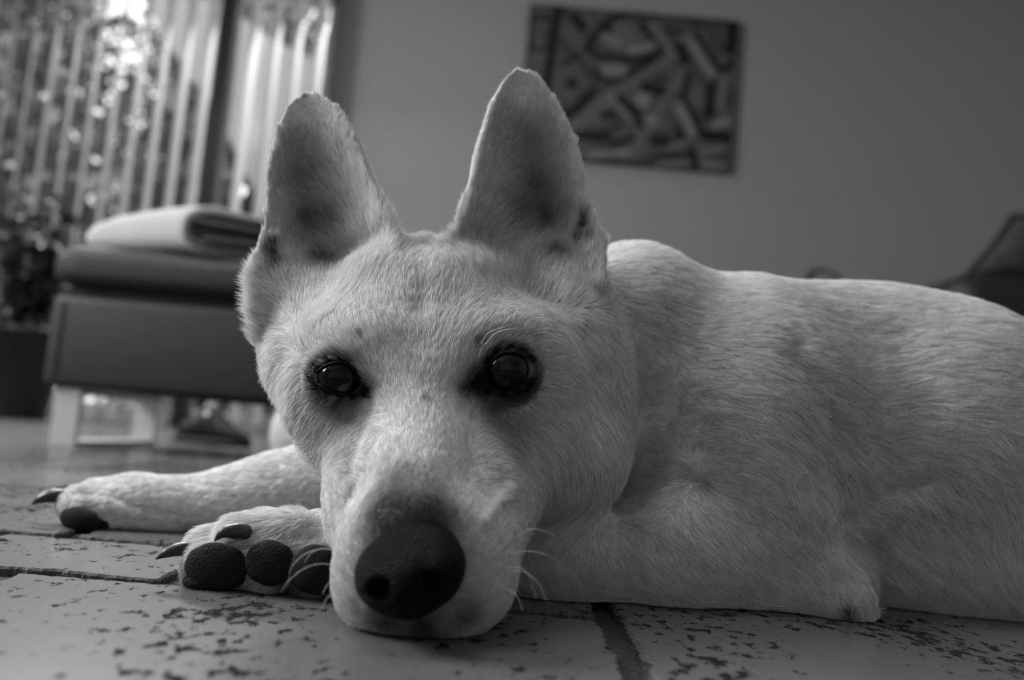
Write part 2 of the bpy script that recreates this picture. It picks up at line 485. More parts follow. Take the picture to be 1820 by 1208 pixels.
for pts, w, v in (([(960, 190), (1100, 375)], 46, .17), ([(1200, 290), (1330, 480)], 56, L_), ([(830, 335), (960, 305)], 50, L_), ([(665, 250), (745, 290)], 56, .21), ([(700, 460), (780, 460)], 76, .22),
                  ([(930, 645)], 95, .24), ([(1150, 680), (1235, 845)], 52, L_), ([(630, 982), (860, 968)], 34, L_), ([(1060, 1035), (1230, 1030)], 28, .2), ([(1300, 950), (1440, 945)], 24, .2), ([(1310, 1048), (1430, 1045)], 30, .22),
                  ([(1380, 795), (1440, 775)], 50, .25), ([(1405, 500), (1400, 700)], 44, .17), ([(985, 765)], 84, .2), ([(780, 680), (860, 770)], 36, .17), ([(735, 640)], 60, .2), ([(1100, 940), (1200, 900)], 34, .16), ([(1260, 560), (1260, 660)], 40, .13),
                  ([(275, 180), (275, 290)], 56, .12), ([(250, 90), (300, 95)], 40, .08), ([(260, 390), (270, 480)], 60, .11), ([(1330, 200), (1350, 330)], 90, .07), ([(1180, 245), (1120, 270)], 24, .2)):
    stroke(pts, w, v, 16)
for yy in (185, 205, 225, 245, 265): stroke([(250, yy), (305, yy + 4)], 5, .03)
vs = [((a - .5) * pw, -.0185, (.5 - b) * ph_) for b in np.linspace(0, 1, NY) for a in np.linspace(0, 1, NX)]
fs = [(j * NX + i, (j + 1) * NX + i, (j + 1) * NX + i + 1, j * NX + i + 1) for j in range(NY - 1) for i in range(NX - 1)]
me = bpy.data.meshes.new('printed_face'); me.from_pydata(vs, [], fs)
ca = me.attributes.new('paint', 'FLOAT_COLOR', 'POINT')
cc = np.ones((NX * NY, 4)); cc[:, :3] = np.clip(img, .004, 1).reshape(-1, 1) * .62
ca.data.foreach_set('color', cc.ravel().astype(np.float32))
link('printed_face', me, mat('print', .1, .7, .2, attr='paint'), paint)

# ------------------------------------------------------------------ outdoors
struct(boxo('terrace', (-4, 12, -.13), (24, 14.6, .2), M_grass))
def tree(name, x, y, h, r, n, zc, label, size=.05, group='trees beyond the window'):
    t = tag(empty(name, (x, y, -.03)), label, 'tree', group)
    bm = bmesh.new()
    bmesh.ops.create_cone(bm, segments=8, radius1=.07, radius2=.03, depth=h, cap_ends=True, matrix=Matrix.Translation((0, 0, h / 2)))
    frombm('trunk', bm, M_bark, t, True)
    a = RNG.random((n, 3)) * 2 - 1
    a = a[(a ** 2).sum(1) < 1]
    n = len(a)
    c = a * np.array([r, r * .7, (h - zc) * .62]) + np.array([0, 0, zc + (h - zc) * .45])
    c += .12 * np.sin(c[:, [1, 2, 0]] * 9)
    q = RNG.normal(size=(n, 3)); q /= np.linalg.norm(q, axis=1)[:, None]
    p = np.cross(q, RNG.normal(size=(n, 3))); p /= np.linalg.norm(p, axis=1)[:, None]
    s = size * (0.6 + RNG.random((n, 1)) * .9)
    V = np.stack([c - q * s, c + p * s * .5, c + q * s, c - p * s * .5], 1).reshape(-1, 3)
    me = bpy.data.meshes.new('foliage')
    me.vertices.add(4 * n); me.loops.add(4 * n); me.polygons.add(n)
    me.vertices.foreach_set('co', V.ravel().astype(np.float32))
    me.loops.foreach_set('vertex_index', np.arange(4 * n, dtype=np.int32))
    me.polygons.foreach_set('loop_start', np.arange(0, 4 * n, 4, dtype=np.int32))
    me.update()
    o = link('foliage', me, M_leaf, t); o['kind'] = 'stuff'
    return t
for (x_, y_, h_, r_, n_, lab) in (
        (-4.75, 8.0, 4.6, 1.05, 9500, 'leafy garden tree at the far left of the blind'),
        (-2.55, 7.6, 4.0, 1.0, 9500, 'leafy garden tree showing left of the dark mullion'),
        (-5.9, 10.4, 5.2, 1.0, 8500, 'tall tree standing behind the leftmost garden tree'),
        (-3.5, 10.4, 5.2, 1.0, 8500, 'tall tree glimpsed between the two front trees'),
        (-1.1, 10.4, 5.0, 1.0, 20000, 'dense tree behind the awning, right of the dark mullion'),
        (-7.9, 13.0, 6.0, 1.2, 8500, 'farthest tree at the left edge of the window'),
        (-5.2, 13.0, 6.0, 1.2, 8500, 'far tree filling the gaps at the left of the blind'),
        (-2.5, 13.0, 6.0, 1.2, 9500, 'far tree filling the gaps near the dark mullion'),
        (0.2, 13.0, 6.0, 1.2, 10000, 'far tree beyond the right end of the blind')):
    tree('garden_tree', x_, y_, h_, r_, n_, .1, lab, .07 if y_ < 9 else .09)
# pale sloping awning cloth outside
AY = 6.6
aw = tag(empty('garden_awning', tuple(W(420, 200, AY))), 'pale sloping awning cloth seen outside through the blind', 'awning')
poly = [(215, -70), (400, -110), (430, 28), (465, 58), (505, 80), (560, 108), (575, 330), (540, 470), (478, 400), (440, 315), (408, 248), (380, 190), (320, 112)]
c0 = W(420, 200, AY)
vs = []
for dy in (0, .03):
    for a, b in poly:
        q = W(a, b, AY) - c0; vs.append((q[0], q[1] + dy, q[2]))
n = len(poly)
fs = [tuple(range(n)), tuple(range(2 * n - 1, n - 1, -1))] + [(i, i + n, (i + 1) % n + n, (i + 1) % n) for i in range(n)]
me = bpy.data.meshes.new('awning_cloth'); me.from_pydata(vs, [], fs); link('awning_cloth', me, M_house, aw)
bm = bmesh.new()
zt = float(c0[2])
for dx in (-.3, .45):
    bmesh.ops.create_cone(bm, segments=10, radius1=.02, radius2=.02, depth=zt + .6, cap_ends=True, matrix=Matrix.Translation((dx, .06, -zt / 2 + .27)))
frombm('awning_pole', bm, M_darkframe, aw, True)

# ------------------------------------------------------------------ ottoman
oy = 1.745
oxl = float(W(78, 600, oy)[0])
ott = tag(empty('ottoman', (oxl, oy, 0), math.radians(-1.2)), 'square dark leather ottoman on steel sled legs in front of the window', 'ottoman')
OW, OD = .64, .46
zb = float(W(300, 703, oy)[2]); zs = float(W(300, 532, oy)[2]); zt = float(W(200, 436, oy)[2])
boxo('body', (OW / 2 + .004, OD / 2, (zb + zs - .006) / 2), (OW, OD, zs - .006 - zb), M_leather2, ott, bevel=.016, seg=4, smooth=True)
boxo('seam_band', (OW / 2, OD / 2, zs), (OW - .03, OD - .03, .02), M_black, ott)
bm = bmesh.new()
bmesh.ops.create_grid(bm, x_segments=1, y_segments=1, size=.1); bm.free()
# upholstered top cushion: soft superellipsoid with a dent under the blanket
nu, nv = 96, 48
vs = []; fs = []
ch = zt - zs
for j in range(nv + 1):
    v = -math.pi / 2 + math.pi * j / nv
    for i in range(nu):
        u = 2 * math.pi * i / nu
        sp = lambda w_, e: math.copysign(abs(w_) ** e, w_)
        X = sp(math.cos(v), .28) * sp(math.cos(u), .16) * (OW / 2 + .012)
        Y_ = sp(math.cos(v), .28) * sp(math.sin(u), .16) * (OD / 2 + .012)
        Z = sp(math.sin(v), .55) * ch / 2
        dent = 0
        if Z > 0: dent = -.010 * math.exp(-((X - .0) / .11) ** 2) * (Z / ch * 2)
        Z += dent + .0016 * math.sin(X * 60 + Y_ * 30) * math.cos(X * 23)
        Y_ += .002 * math.sin(X * 70 + Z * 60)
        vs.append((X, Y_, Z))
for j in range(nv):
    for i in range(nu):
        fs.append((j * nu + i, j * nu + (i + 1) % nu, (j + 1) * nu + (i + 1) % nu, (j + 1) * nu + i))
me = bpy.data.meshes.new('top_cushion'); me.from_pydata(vs, [], fs)
o = link('top_cushion', me, M_leather, ott, True); o.location = (OW / 2, OD / 2, (zs + zt) / 2 + .004)
# stitched seam near the left edge of the body
bm = bmesh.new()
box(bm, (.03, -.0006, (zb + zs) / 2), (.0014, .003, zs - zb - .04))
frombm('stitched_seam', bm, M_leather, ott)
def sled(xo):
    sl = boxo('sled_leg', (xo, .02, zb / 2), (.05, .012, zb), M_chrome, ott, bevel=.002, seg=1)
    bm = bmesh.new()
    box(bm, (xo, .20, .006), (.05, .37, .012)); box(bm, (xo, .385, zb / 2), (.05, .012, zb)); box(bm, (xo, .2, zb - .006), (.05, .37, .012))
    frombm('sled_rail', bm, M_chrome, ott)
sled(.055); sled(OW - .06)

# folded blanket on the ottoman: spiral-folded roll
def blanket():
    t = tag(empty('folded_blanket', (0, 0, 0)), 'thick white blanket folded over with dark grey lining, lying on the dark ottoman', 'blanket')
    # corner where end face meets the lit side
    base = W(318, 440, 1.79); base[2] = zt + .009
    a = np.array([-.95, .31, 0]); b = np.array([.97, .24, 0])
    Lr = .25; wd_, hh = .235, .095
    def prof(inset, n=48):
        pts = []
        for i in range(n):
            th = 2 * math.pi * i / n
            cx = math.copysign(abs(math.cos(th)) ** .45, math.cos(th)); cz = math.copysign(abs(math.sin(th)) ** .75, math.sin(th))
            hx = wd_ / 2 - inset; hz = hh / 2 - inset
            x = wd_ / 2 + cx * hx
            taper = 1 - .42 * max(0, (x - .05) / wd_) if cz > 0 else 1
            z = hh / 2 + cz * hz * taper
            pts.append((x, z))
        return pts
    def extr(rings, name, m, cap=True):
        vs, fs = [], []
        n = len(rings[0][0])
        for pr, l in rings:
            f = l / Lr
            zsc = 1 - .10 * f - .35 * max(0, f - .75) * 4 * .6
            for x, z in pr:
                zz = z * zsc + .006 * math.sin(f * 5 + x * 20) * (z / hh) - .004 * f
                q = base + a * l + b * x + np.array([0, 0, zz]); vs.append(tuple(q))
        for k in range(len(rings) - 1):
            for i in range(n):
                fs.append((k * n + i, k * n + (i + 1) % n, (k + 1) * n + (i + 1) % n, (k + 1) * n + i))
        if cap: fs += [tuple(range(n - 1, -1, -1)), tuple(range((len(rings) - 1) * n, len(rings) * n))]
        me = bpy.data.meshes.new(name); me.from_pydata(vs, [], fs)
        return link(name, me, m, t, True)
    P0 = prof(0); P1 = prof(.004)
    rings = [(prof(.0045), 0), (prof(.001), -.0015)] + [(P0, Lr * i / 12) for i in range(0, 12)] + [(prof(.006), Lr * .97), (prof(.016), Lr), (prof(.026), Lr * 1.01)]
    extr(rings, 'outer_layer', M_wool, True)
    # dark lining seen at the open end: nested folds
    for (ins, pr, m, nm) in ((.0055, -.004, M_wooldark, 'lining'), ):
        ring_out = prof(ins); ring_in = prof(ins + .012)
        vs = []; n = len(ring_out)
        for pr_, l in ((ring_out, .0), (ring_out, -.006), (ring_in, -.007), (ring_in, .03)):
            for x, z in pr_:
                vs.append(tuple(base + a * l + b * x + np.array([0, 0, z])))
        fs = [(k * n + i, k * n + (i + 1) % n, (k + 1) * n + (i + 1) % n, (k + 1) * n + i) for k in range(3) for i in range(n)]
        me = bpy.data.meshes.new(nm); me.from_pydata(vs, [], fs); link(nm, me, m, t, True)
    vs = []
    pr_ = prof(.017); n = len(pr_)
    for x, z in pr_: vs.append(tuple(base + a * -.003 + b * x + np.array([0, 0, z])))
    me = bpy.data.meshes.new('fold_shade'); me.from_pydata(vs, [], [tuple(range(n))]); link('fold_shade', me, M_black, t)  # flat black sheet painting the shade inside the open folds
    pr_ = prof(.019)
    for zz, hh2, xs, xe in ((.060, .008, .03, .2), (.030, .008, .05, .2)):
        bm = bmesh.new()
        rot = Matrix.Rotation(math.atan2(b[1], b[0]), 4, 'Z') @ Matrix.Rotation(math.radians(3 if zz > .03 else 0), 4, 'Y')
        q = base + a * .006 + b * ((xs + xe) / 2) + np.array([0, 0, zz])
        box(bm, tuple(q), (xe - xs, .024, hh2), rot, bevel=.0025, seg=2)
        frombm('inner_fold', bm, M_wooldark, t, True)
    return t
blanket()

# shoe behind the ottoman
sp_ = FL(375, 790)
shoe = tag(empty('shoe', (sp_[0], sp_[1], 0), math.radians(-6)), 'black slip-on shoe standing on the floor under the ottoman', 'shoe')
def loft(name, secs, m, parent, n=24, smooth=True):
    vs, fs = [], []
    for (x, y_, z0_, w_, h_, e) in secs:
        for i in range(n):
            th = 2 * math.pi * i / n
            c, s_ = math.cos(th), math.sin(th)
            vs.append((x, y_ + math.copysign(abs(c) ** e, c) * w_ / 2, z0_ + (math.copysign(abs(s_) ** e, s_) + 1) * h_ / 2))
    for k in range(len(secs) - 1):
        for i in range(n):
            fs.append((k * n + i, k * n + (i + 1) % n, (k + 1) * n + (i + 1) % n, (k + 1) * n + i))
    fs += [tuple(range(n - 1, -1, -1)), tuple(range((len(secs) - 1) * n, len(secs) * n))]
    me = bpy.data.meshes.new(name); me.from_pydata(vs, [], fs)
    return link(name, me, m, parent, smooth)
loft('sole', [(-.105, 0, 0, .03, .02, .7), (-.09, 0, 0, .065, .022, .7), (0, 0, 0, .075, .02, .7), (.07, .0, 0, .085, .02, .7), (.1, 0, 0, .06, .018, .7), (.112, 0, 0, .02, .014, .7)], M_sole, shoe)
loft('upper', [(-.098, 0, .016, .03, .02, .9), (-.085, 0, .014, .06, .04, .8), (-.05, 0, .014, .066, .07, .8), (-.02, 0, .014, .064, .098, .8), (.005, 0, .014, .062, .094, .8), (.03, 0, .014, .072, .062, .8), (.07, 0, .012, .08, .038, .8), (.1, 0, .01, .055, .022, .8), (.11, 0, .01, .02, .012, .8)], M_shoe, shoe)
bm = bmesh.new()
bmesh.ops.create_uvsphere(bm, u_segments=12, v_segments=8, radius=.008, matrix=Matrix.Translation((-.005, -.033, .08)))
frombm('buckle', bm, M_chrome, shoe, True)

# pale ball behind the head
q = W(562, 775, 1.36)
ball = tag(empty('play_ball', (q[0], 1.36, 0)), 'off-white soft ball half hidden behind the dog\'s cheek in front of the ottoman', 'ball')
bm = bmesh.new()
bmesh.ops.create_uvsphere(bm, u_segments=40, v_segments=24, radius=.068, matrix=Matrix.Translation((0, 0, .068)))
for v in bm.verts:
    a_ = math.atan2(v.co.y, v.co.x); f_ = 1 - .025 * math.exp(-(math.sin(a_ * 3) / .12) ** 2)
    v.co.x *= f_; v.co.y *= f_
frombm('ball_cover', bm, M_wool, ball, True)
bm = bmesh.new(); bmesh.ops.create_cone(bm, segments=16, radius1=.012, radius2=.006, depth=.004, cap_ends=True, matrix=Matrix.Translation((0, 0, .1365)))
frombm('cap', bm, M_wool, ball, True)

# potted plant at the far left
pp = FL(15, 744)
plant = tag(empty('potted_plant', (pp[0] - .03, pp[1] + .1, 0)), 'bushy dark plant in a tall black pot beside the window', 'plant')
bm = bmesh.new()
prof_ = [(.105, 0), (.11, .01), (.155, .33), (.165, .335), (.165, .36), (.15, .36), (.148, .33)]
n = 32; vs = []; fs = []
for r_, z_ in prof_:
    for i in range(n):
        th = 2 * math.pi * i / n; vs.append((r_ * math.cos(th), r_ * math.sin(th), z_))
for k in range(len(prof_) - 1):
    for i in range(n):
        fs.append((k * n + i, k * n + (i + 1) % n, (k + 1) * n + (i + 1) % n, (k + 1) * n + i))
fs.append(tuple(range(n - 1, -1, -1)))
bm.free()
me = bpy.data.meshes.new('pot'); me.from_pydata(vs, [], fs); link('pot', me, M_pot, plant, True)
bm = bmesh.new(); bmesh.ops.create_cone(bm, segments=32, radius1=.147, radius2=.147, depth=.01, cap_ends=True, matrix=Matrix.Translation((0, 0, .33)))
frombm('soil', bm, M_soil, plant)
lv, lf = [], []
def leaf_at(p, d, L, w_):
    d = Vector(d).normalized(); s_ = d.cross(Vector((0, 0, 1)))
    if s_.length < .01: s_ = Vector((1, 0, 0))
    s_.normalize(); nn = s_.cross(d)
    prev = len(lv)
    for t, ww, dr in ((0, .15, 0), (.35, .9, .03), (.7, .7, -.06), (1, .02, -.25)):
        c = Vector(p) + d * L * t + nn * L * dr * t
        for sg, up_ in ((-1, .12), (0, 0), (1, .12)):
            lv.append(tuple(c + s_ * sg * w_ * ww + nn * up_ * w_ * ww))
    for k in range(3):
        for j in range(2):
            a_ = prev + k * 3 + j
            lf.append((a_, a_ + 1, a_ + 4, a_ + 3))
for sidx in range(30):
    th = random.uniform(0, 6.283); rr_ = random.uniform(.01, .1)
    base_ = Vector((rr_ * math.cos(th), rr_ * math.sin(th), .335))
    tilt = random.uniform(.05, .38); hh = random.uniform(.3, .56)
    top = base_ + Vector((math.cos(th) * tilt * hh, math.sin(th) * tilt * hh, hh))
    cu = bpy.data.curves.new('stem', 'CURVE'); cu.dimensions = '3D'; cu.bevel_depth = .004
    sp2 = cu.splines.new('POLY'); sp2.points.add(3)
    for i in range(4):
        t = i / 3; c = base_.lerp(top, t) + Vector((.01 * math.sin(t * 4 + th), 0, 0))
        sp2.points[i].co = (*c, 1)
    cu.materials.append(M_bark)
    so = bpy.data.objects.new('stem', cu); COL.objects.link(so); so.parent = plant
    for j in range(13):
        t = .1 + .9 * j / 12
        c = base_.lerp(top, t); ph = j * 2.4 + th
        leaf_at(c, (math.cos(ph), math.sin(ph), random.uniform(-.1, .7)), random.uniform(.08, .13), random.uniform(.02, .034))
me = bpy.data.meshes.new('foliage'); me.from_pydata(lv, [], lf)
o = link('foliage', me, M_plant, plant, True); o['kind'] = 'stuff'

# ------------------------------------------------------------------ sofa at the right
sy = 3.0
ax0 = float(W(1668, 500, sy + .15)[0]); az = float(W(1735, 472, sy)[2])
sofa = tag(empty('sofa', (1.0, sy, 0)), 'low black leather sofa with a thick rounded arm behind the dog\'s back', 'sofa')
def sp3(name, x0_, x1_, y0_, y1_, z0_, z1_, m, parent, bev, org=(1.0, sy, 0)):
    return boxo(name, ((x0_ + x1_) / 2 - org[0], (y0_ + y1_) / 2 - org[1], (z0_ + z1_) / 2 - org[2]), (x1_ - x0_, y1_ - y0_, z1_ - z0_), m, parent, bevel=bev, seg=5, smooth=True)
sp3('base', .55, ax0 + .1, sy, sy + .85, .06, .30, M_black, sofa, .03)
sp3('seat_cushion', .56, 1.08, sy - .01, sy + .65, .30, .43, M_black, sofa, .04)
sp3('seat_cushion', 1.09, ax0 + .02, sy - .01, sy + .65, .30, .43, M_black, sofa, .04)
sp3('backrest', .55, ax0 + .1, sy + .62, sy + .85, .30, .60, M_black, sofa, .05)
arm = sp3('armrest', ax0, ax0 + .52, sy, sy + .5, .02, az - .005, M_black, sofa, .095)
for (x_, y_) in ((.62, .08), (.62, .77), (2.0, .08), (2.0, .77)):
    bm = bmesh.new(); box(bm, (x_ - 1.0, y_, .03), (.04, .04, .06)); frombm('leg', bm, M_black, sofa)
def pillow(name, wd_, ht, th_, m, parent, n=20, piping=None):
    vs, fs = [], []
    def zf(u, v): return th_ / 2 * (max(0, 1 - abs(u) ** 2.6) * max(0, 1 - abs(v) ** 2.6)) ** .5
    for sgn in (-1, 1):
        for j in range(n + 1):
            for i in range(n + 1):
                u = 2 * i / n - 1; v = 2 * j / n - 1
                pu = u * (1 - .07 * (1 - v * v)); pv = v * (1 - .07 * (1 - u * u))
                vs.append((pu * wd_ / 2, sgn * zf(u, v), pv * ht / 2))
    N = (n + 1) ** 2
    for s_ in (0, 1):
        for j in range(n):
            for i in range(n):
                a_ = s_ * N + j * (n + 1) + i
                q = (a_, a_ + 1, a_ + n + 2, a_ + n + 1)
                fs.append(q if s_ == 0 else q[::-1])
    me = bpy.data.meshes.new(name); me.from_pydata(vs, [], fs)
    bm = bmesh.new(); bm.from_mesh(me); bmesh.ops.remove_doubles(bm, verts=bm.verts, dist=1e-5); bm.to_mesh(me); bm.free()
    o = link(name, me, m, parent, True)
    if piping:
        cu = bpy.data.curves.new('piping', 'CURVE'); cu.dimensions = '3D'; cu.bevel_depth = piping
        s_ = cu.splines.new('POLY'); ring = []
        for k in range(4 * n):
            e, t = divmod(k, n); t = 2 * t / n - 1
            u, v = [(t, -1), (1, t), (-t, 1), (-1, -t)][e]
            ring.append((u * (1 - .07 * (1 - v * v)) * wd_ / 2, 0, v * (1 - .07 * (1 - u * u)) * ht / 2))
        s_.points.add(len(ring) - 1); s_.use_cyclic_u = True
        for p_, c in zip(s_.points, ring): p_.co = (*c, 1)
        cu.materials.append(M_black)
        po = bpy.data.objects.new('piping', cu); COL.objects.link(po); po.parent = parent
    return o
c = W(1722, 474, sy + .22)
cu1 = tag(empty('throw_cushion', (c[0], sy + .24, az)), 'dark cushion slumped sideways on top of the black sofa arm', 'cushion')
o = pillow('cover', .36, .24, .12, M_cush, cu1, piping=.013)
for ob in [o] + [q for q in COL.objects if q.parent is cu1 and q.type == 'CURVE']:
    ob.location = (0, 0, 0)
def slump(p): return (p[0] + .18 + (p[2] + .12) * .70, p[1], p[2] + .12 + .014)
for v in o.data.vertices: v.co = slump(v.co)
for q in COL.objects:
    if q.parent is cu1 and q.type == 'CURVE':
        for p_ in q.data.splines[0].points: p_.co = (*slump(p_.co), 1)
c = W(1470, 535, sy + .42)
cu2 = tag(empty('throw_cushion', (c[0], sy + .42, c[2])), 'small round grey cushion with a black edge peeping over the dog\'s back', 'cushion')
def disc(name, r0, r1, th_, m, pw_=2.2):
    vs, fs = [], []; n = 40; K = 14
    for k in range(K + 1):
        a_ = math.pi * k / K
        rr = r0 + (r1 - r0) * abs(math.sin(a_)) ** (2 / pw_); yy = -math.cos(a_) * th_ / 2
        if r0 == 0 and k in (0, K): rr = .001
        for i in range(n):
            t = 2 * math.pi * i / n; vs.append((rr * math.cos(t), yy, rr * math.sin(t)))
    for k in range(K):
        for i in range(n):
            fs.append((k * n + i, k * n + (i + 1) % n, (k + 1) * n + (i + 1) % n, (k + 1) * n + i))
    fs += [tuple(range(n - 1, -1, -1)), tuple(range(K * n, K * n + n))]
    me = bpy.data.meshes.new(name); me.from_pydata(vs, [], fs); return link(name, me, m, cu2, True)
disc('cover', 0, .122, .12, M_cush2)
disc('edge_band', .10, .132, .05, M_black)
cu2.rotation_euler = (math.radians(-10), 0, math.radians(28))

# ------------------------------------------------------------------ the dog: distance field -> one continuous surface
def axis_of(segs):
    out = []
    for a_, b_, h_ in segs:
        out.append(np.arange(a_, b_ - 1e-9, h_))
    return np.concatenate(out + [np.array([segs[-1][1]])])
class Field:
    def __init__(s, ax, ay, az_):
        s.a = [ax, ay, az_]
        s.v = np.full((len(ax), len(ay), len(az_)), .5, np.float32)
    def sl(s, lo, hi):
        out = []
        for k in range(3):
            i = np.searchsorted(s.a[k], lo[k]); j = np.searchsorted(s.a[k], hi[k])
            if j <= i: return None
            out.append(slice(i, j))
        return tuple(out)
    def grid(s, sl):
        return np.meshgrid(*[s.a[k][sl[k]].astype(np.float32) for k in range(3)], indexing='ij', sparse=True)
    def op(s, fn, lo, hi, k=.01, mode='add'):
        m = k + .012
        sl = s.sl(np.array(lo) - m, np.array(hi) + m)
        if sl is None: return
        X, Y_, Z = s.grid(sl)
        d = fn(X, Y_, Z).astype(np.float32)
        v = s.v[sl]
        if mode == 'add':
            h = np.clip(.5 + .5 * (v - d) / k, 0, 1)
            s.v[sl] = v * (1 - h) + d * h - k * h * (1 - h)
        else:
            d = -d
            h = np.clip(.5 + .5 * (d - v) / k, 0, 1)
            s.v[sl] = v * (1 - h) + d * h + k * h * (1 - h)
def surf_nets(fld):
    v = fld.v; ax, ay, az_ = fld.a
    ins = v < 0
    c = np.zeros(tuple(n - 1 for n in v.shape), np.int8)
    for i in (0, 1):
        for j in (0, 1):
            for k in (0, 1):
                c += ins[i:v.shape[0] - 1 + i, j:v.shape[1] - 1 + j, k:v.shape[2] - 1 + k]
    act = (c > 0) & (c < 8)
    I, J, K = np.nonzero(act)
    idx = np.full(act.shape, -1, np.int32); idx[I, J, K] = np.arange(len(I))
    P = np.zeros((len(I), 3)); Wt = np.zeros(len(I))
    corners = [(i, j, k) for i in (0, 1) for j in (0, 1) for k in (0, 1)]
    for a_ in corners:
        for d in range(3):
            if a_[d]: continue
            b_ = list(a_); b_[d] = 1
            ia = (I + a_[0], J + a_[1], K + a_[2]); ib = (I + b_[0], J + b_[1], K + b_[2])
            va = v[ia]; vb = v[ib]
            cr = (va < 0) != (vb < 0)
            t = np.where(cr, va / np.where(cr, va - vb, 1), 0)
            pa = np.stack([ax[ia[0]], ay[ia[1]], az_[ia[2]]], 1); pb = np.stack([ax[ib[0]], ay[ib[1]], az_[ib[2]]], 1)
            P += np.where(cr[:, None], pa + (pb - pa) * t[:, None], 0); Wt += cr
    P /= Wt[:, None]
    quads = []
    for d in range(3):
        sa = [slice(None)] * 3; sb = [slice(None)] * 3
        sa[d] = slice(0, -1); sb[d] = slice(1, None)
        A = ins[tuple(sa)]; B = ins[tuple(sb)]
        cr = A != B
        e1, e2 = [(1, 2), (2, 0), (0, 1)][d]
        i_, j_, k_ = np.nonzero(cr)
        C3 = np.stack([i_, j_, k_], 1)
        ok = (C3[:, e1] > 0) & (C3[:, e2] > 0) & (C3[:, e1] < idx.shape[e1]) & (C3[:, e2] < idx.shape[e2])
        C3 = C3[ok]; flip = A[tuple(C3.T)]
        def g(o1, o2):
            q = C3.copy(); q[:, e1] -= o1; q[:, e2] -= o2; return idx[q[:, 0], q[:, 1], q[:, 2]]
        Q = np.stack([g(1, 1), g(0, 1), g(0, 0), g(1, 0)], 1)
        Q[~flip] = Q[~flip][:, ::-1]
        quads.append(Q)
    Q = np.concatenate(quads); Q = Q[(Q >= 0).all(1)]
    return P, Q
def np_mesh(name, P, Q):
    me = bpy.data.meshes.new(name)
    me.vertices.add(len(P)); me.loops.add(4 * len(Q)); me.polygons.add(len(Q))
    me.vertices.foreach_set('co', P.ravel().astype(np.float32))
    me.loops.foreach_set('vertex_index', Q.ravel().astype(np.int32))
    me.polygons.foreach_set('loop_start', np.arange(0, 4 * len(Q), 4, dtype=np.int32))
    me.update(calc_edges=True)
    return me

def frame_at(rot, tilt=0.0, yw=0.0):
    a_ = math.radians(rot)
    e1 = math.cos(a_) * rgt - math.sin(a_) * upv        # positive = clockwise in the picture
    e2 = math.sin(a_) * rgt + math.cos(a_) * upv
    e3 = fwd.copy()
    if yw:
        t = math.radians(yw); e1, e3 = math.cos(t) * e1 + math.sin(t) * e3, -math.sin(t) * e1 + math.cos(t) * e3
    if tilt:
        t = math.radians(tilt); e2, e3 = math.cos(t) * e2 + math.sin(t) * e3, -math.sin(t) * e2 + math.cos(t) * e3
    return np.stack([e1, e2, e3])
def EL(fld, px, py, Y, rx, ry, rd, k=.014, rot=0, tilt=0, yw=0, mode='add', world=None, rw=None):
    if world is not None: c = np.array(world); R_ = np.eye(3); r = np.array(rw)
    else:
        c = W(px, py, Y); s_ = Y / F; R_ = frame_at(rot, tilt, yw); r = np.array([rx * s_, ry * s_, rd])
    m = max(r)
    def fn(X, Y_, Z):
        x = X - c[0]; y_ = Y_ - c[1]; z = Z - c[2]
        a_ = [(x * R_[i][0] + y_ * R_[i][1] + z * R_[i][2]) for i in range(3)]
        k0 = np.sqrt(sum((a_[i] / r[i]) ** 2 for i in range(3)))
        k1 = np.sqrt(sum((a_[i] / r[i] ** 2) ** 2 for i in range(3))) + 1e-9
        return k0 * (k0 - 1) / k1
    ext = np.sqrt(((R_ * r[:, None]) ** 2).sum(0))
    fld.op(fn, c - ext, c + ext, k, mode)
def CP(fld, a_, b_, k=.012, mode='add', world=False):
    """tapered capsule; a, b = (px, py, Y, radius in px) or world (x, y, z, r)"""
    if world: pa, pb = np.array(a_[:3]), np.array(b_[:3]); ra, rb = a_[3], b_[3]
    else: pa, pb = W(*a_[:3]), W(*b_[:3]); ra, rb = a_[3] * a_[2] / F, b_[3] * b_[2] / F
    v = pb - pa; L2 = float(v @ v) + 1e-12
    def fn(X, Y_, Z):
        x = X - pa[0]; y_ = Y_ - pa[1]; z = Z - pa[2]
        t = np.clip((x * v[0] + y_ * v[1] + z * v[2]) / L2, 0, 1)
        return np.sqrt((x - t * v[0]) ** 2 + (y_ - t * v[1]) ** 2 + (z - t * v[2]) ** 2) - (ra + (rb - ra) * t)
    m = max(ra, rb)
    fld.op(fn, np.minimum(pa, pb) - m, np.maximum(pa, pb) + m, k, mode)
def chain(fld, pts, k=.012):
    for a_, b_ in zip(pts[:-1], pts[1:]): CP(fld, a_, b_, k)

fx = axis_of([(-.40, -.20, .0024), (-.20, .12, VOX), (.12, .46, .003), (.46, .86, .008)])
fy = axis_of([(.33, .60, VOX), (.60, .76, .003), (.76, .92, .005)])
fz = axis_of([(-.006, .345, VOX)])
D = Field(fx, fy, fz)
# trunk
EL(D, 1330, 790, .655, 235, 285, .105, k=.03)
EL(D, 1600, 800, .68, 330, 282, .115, k=.03)
EL(D, 1930, 838, .70, 340, 275, .12, k=.03)
EL(D, 1720, 985, .66, 300, 120, .085, k=.04)
EL(D, 0, 0, 0, 0, 0, 0, k=.04, world=(.60, .70, .095), rw=(.15, .125, .108))
EL(D, 0, 0, 0, 0, 0, 0, k=.02, world=(.60, .59, .075), rw=(.115, .05, .085))
CP(D, (.66, .57, .03, .03), (.53, .56, .022, .022), k=.015, world=True)
CP(D, (.53, .56, .022, .021), (.46, .565, .018, .02), k=.01, world=True)
CP(D, (.74, .72, .10, .028), (.82, .62, .025, .018), k=.03, world=True)
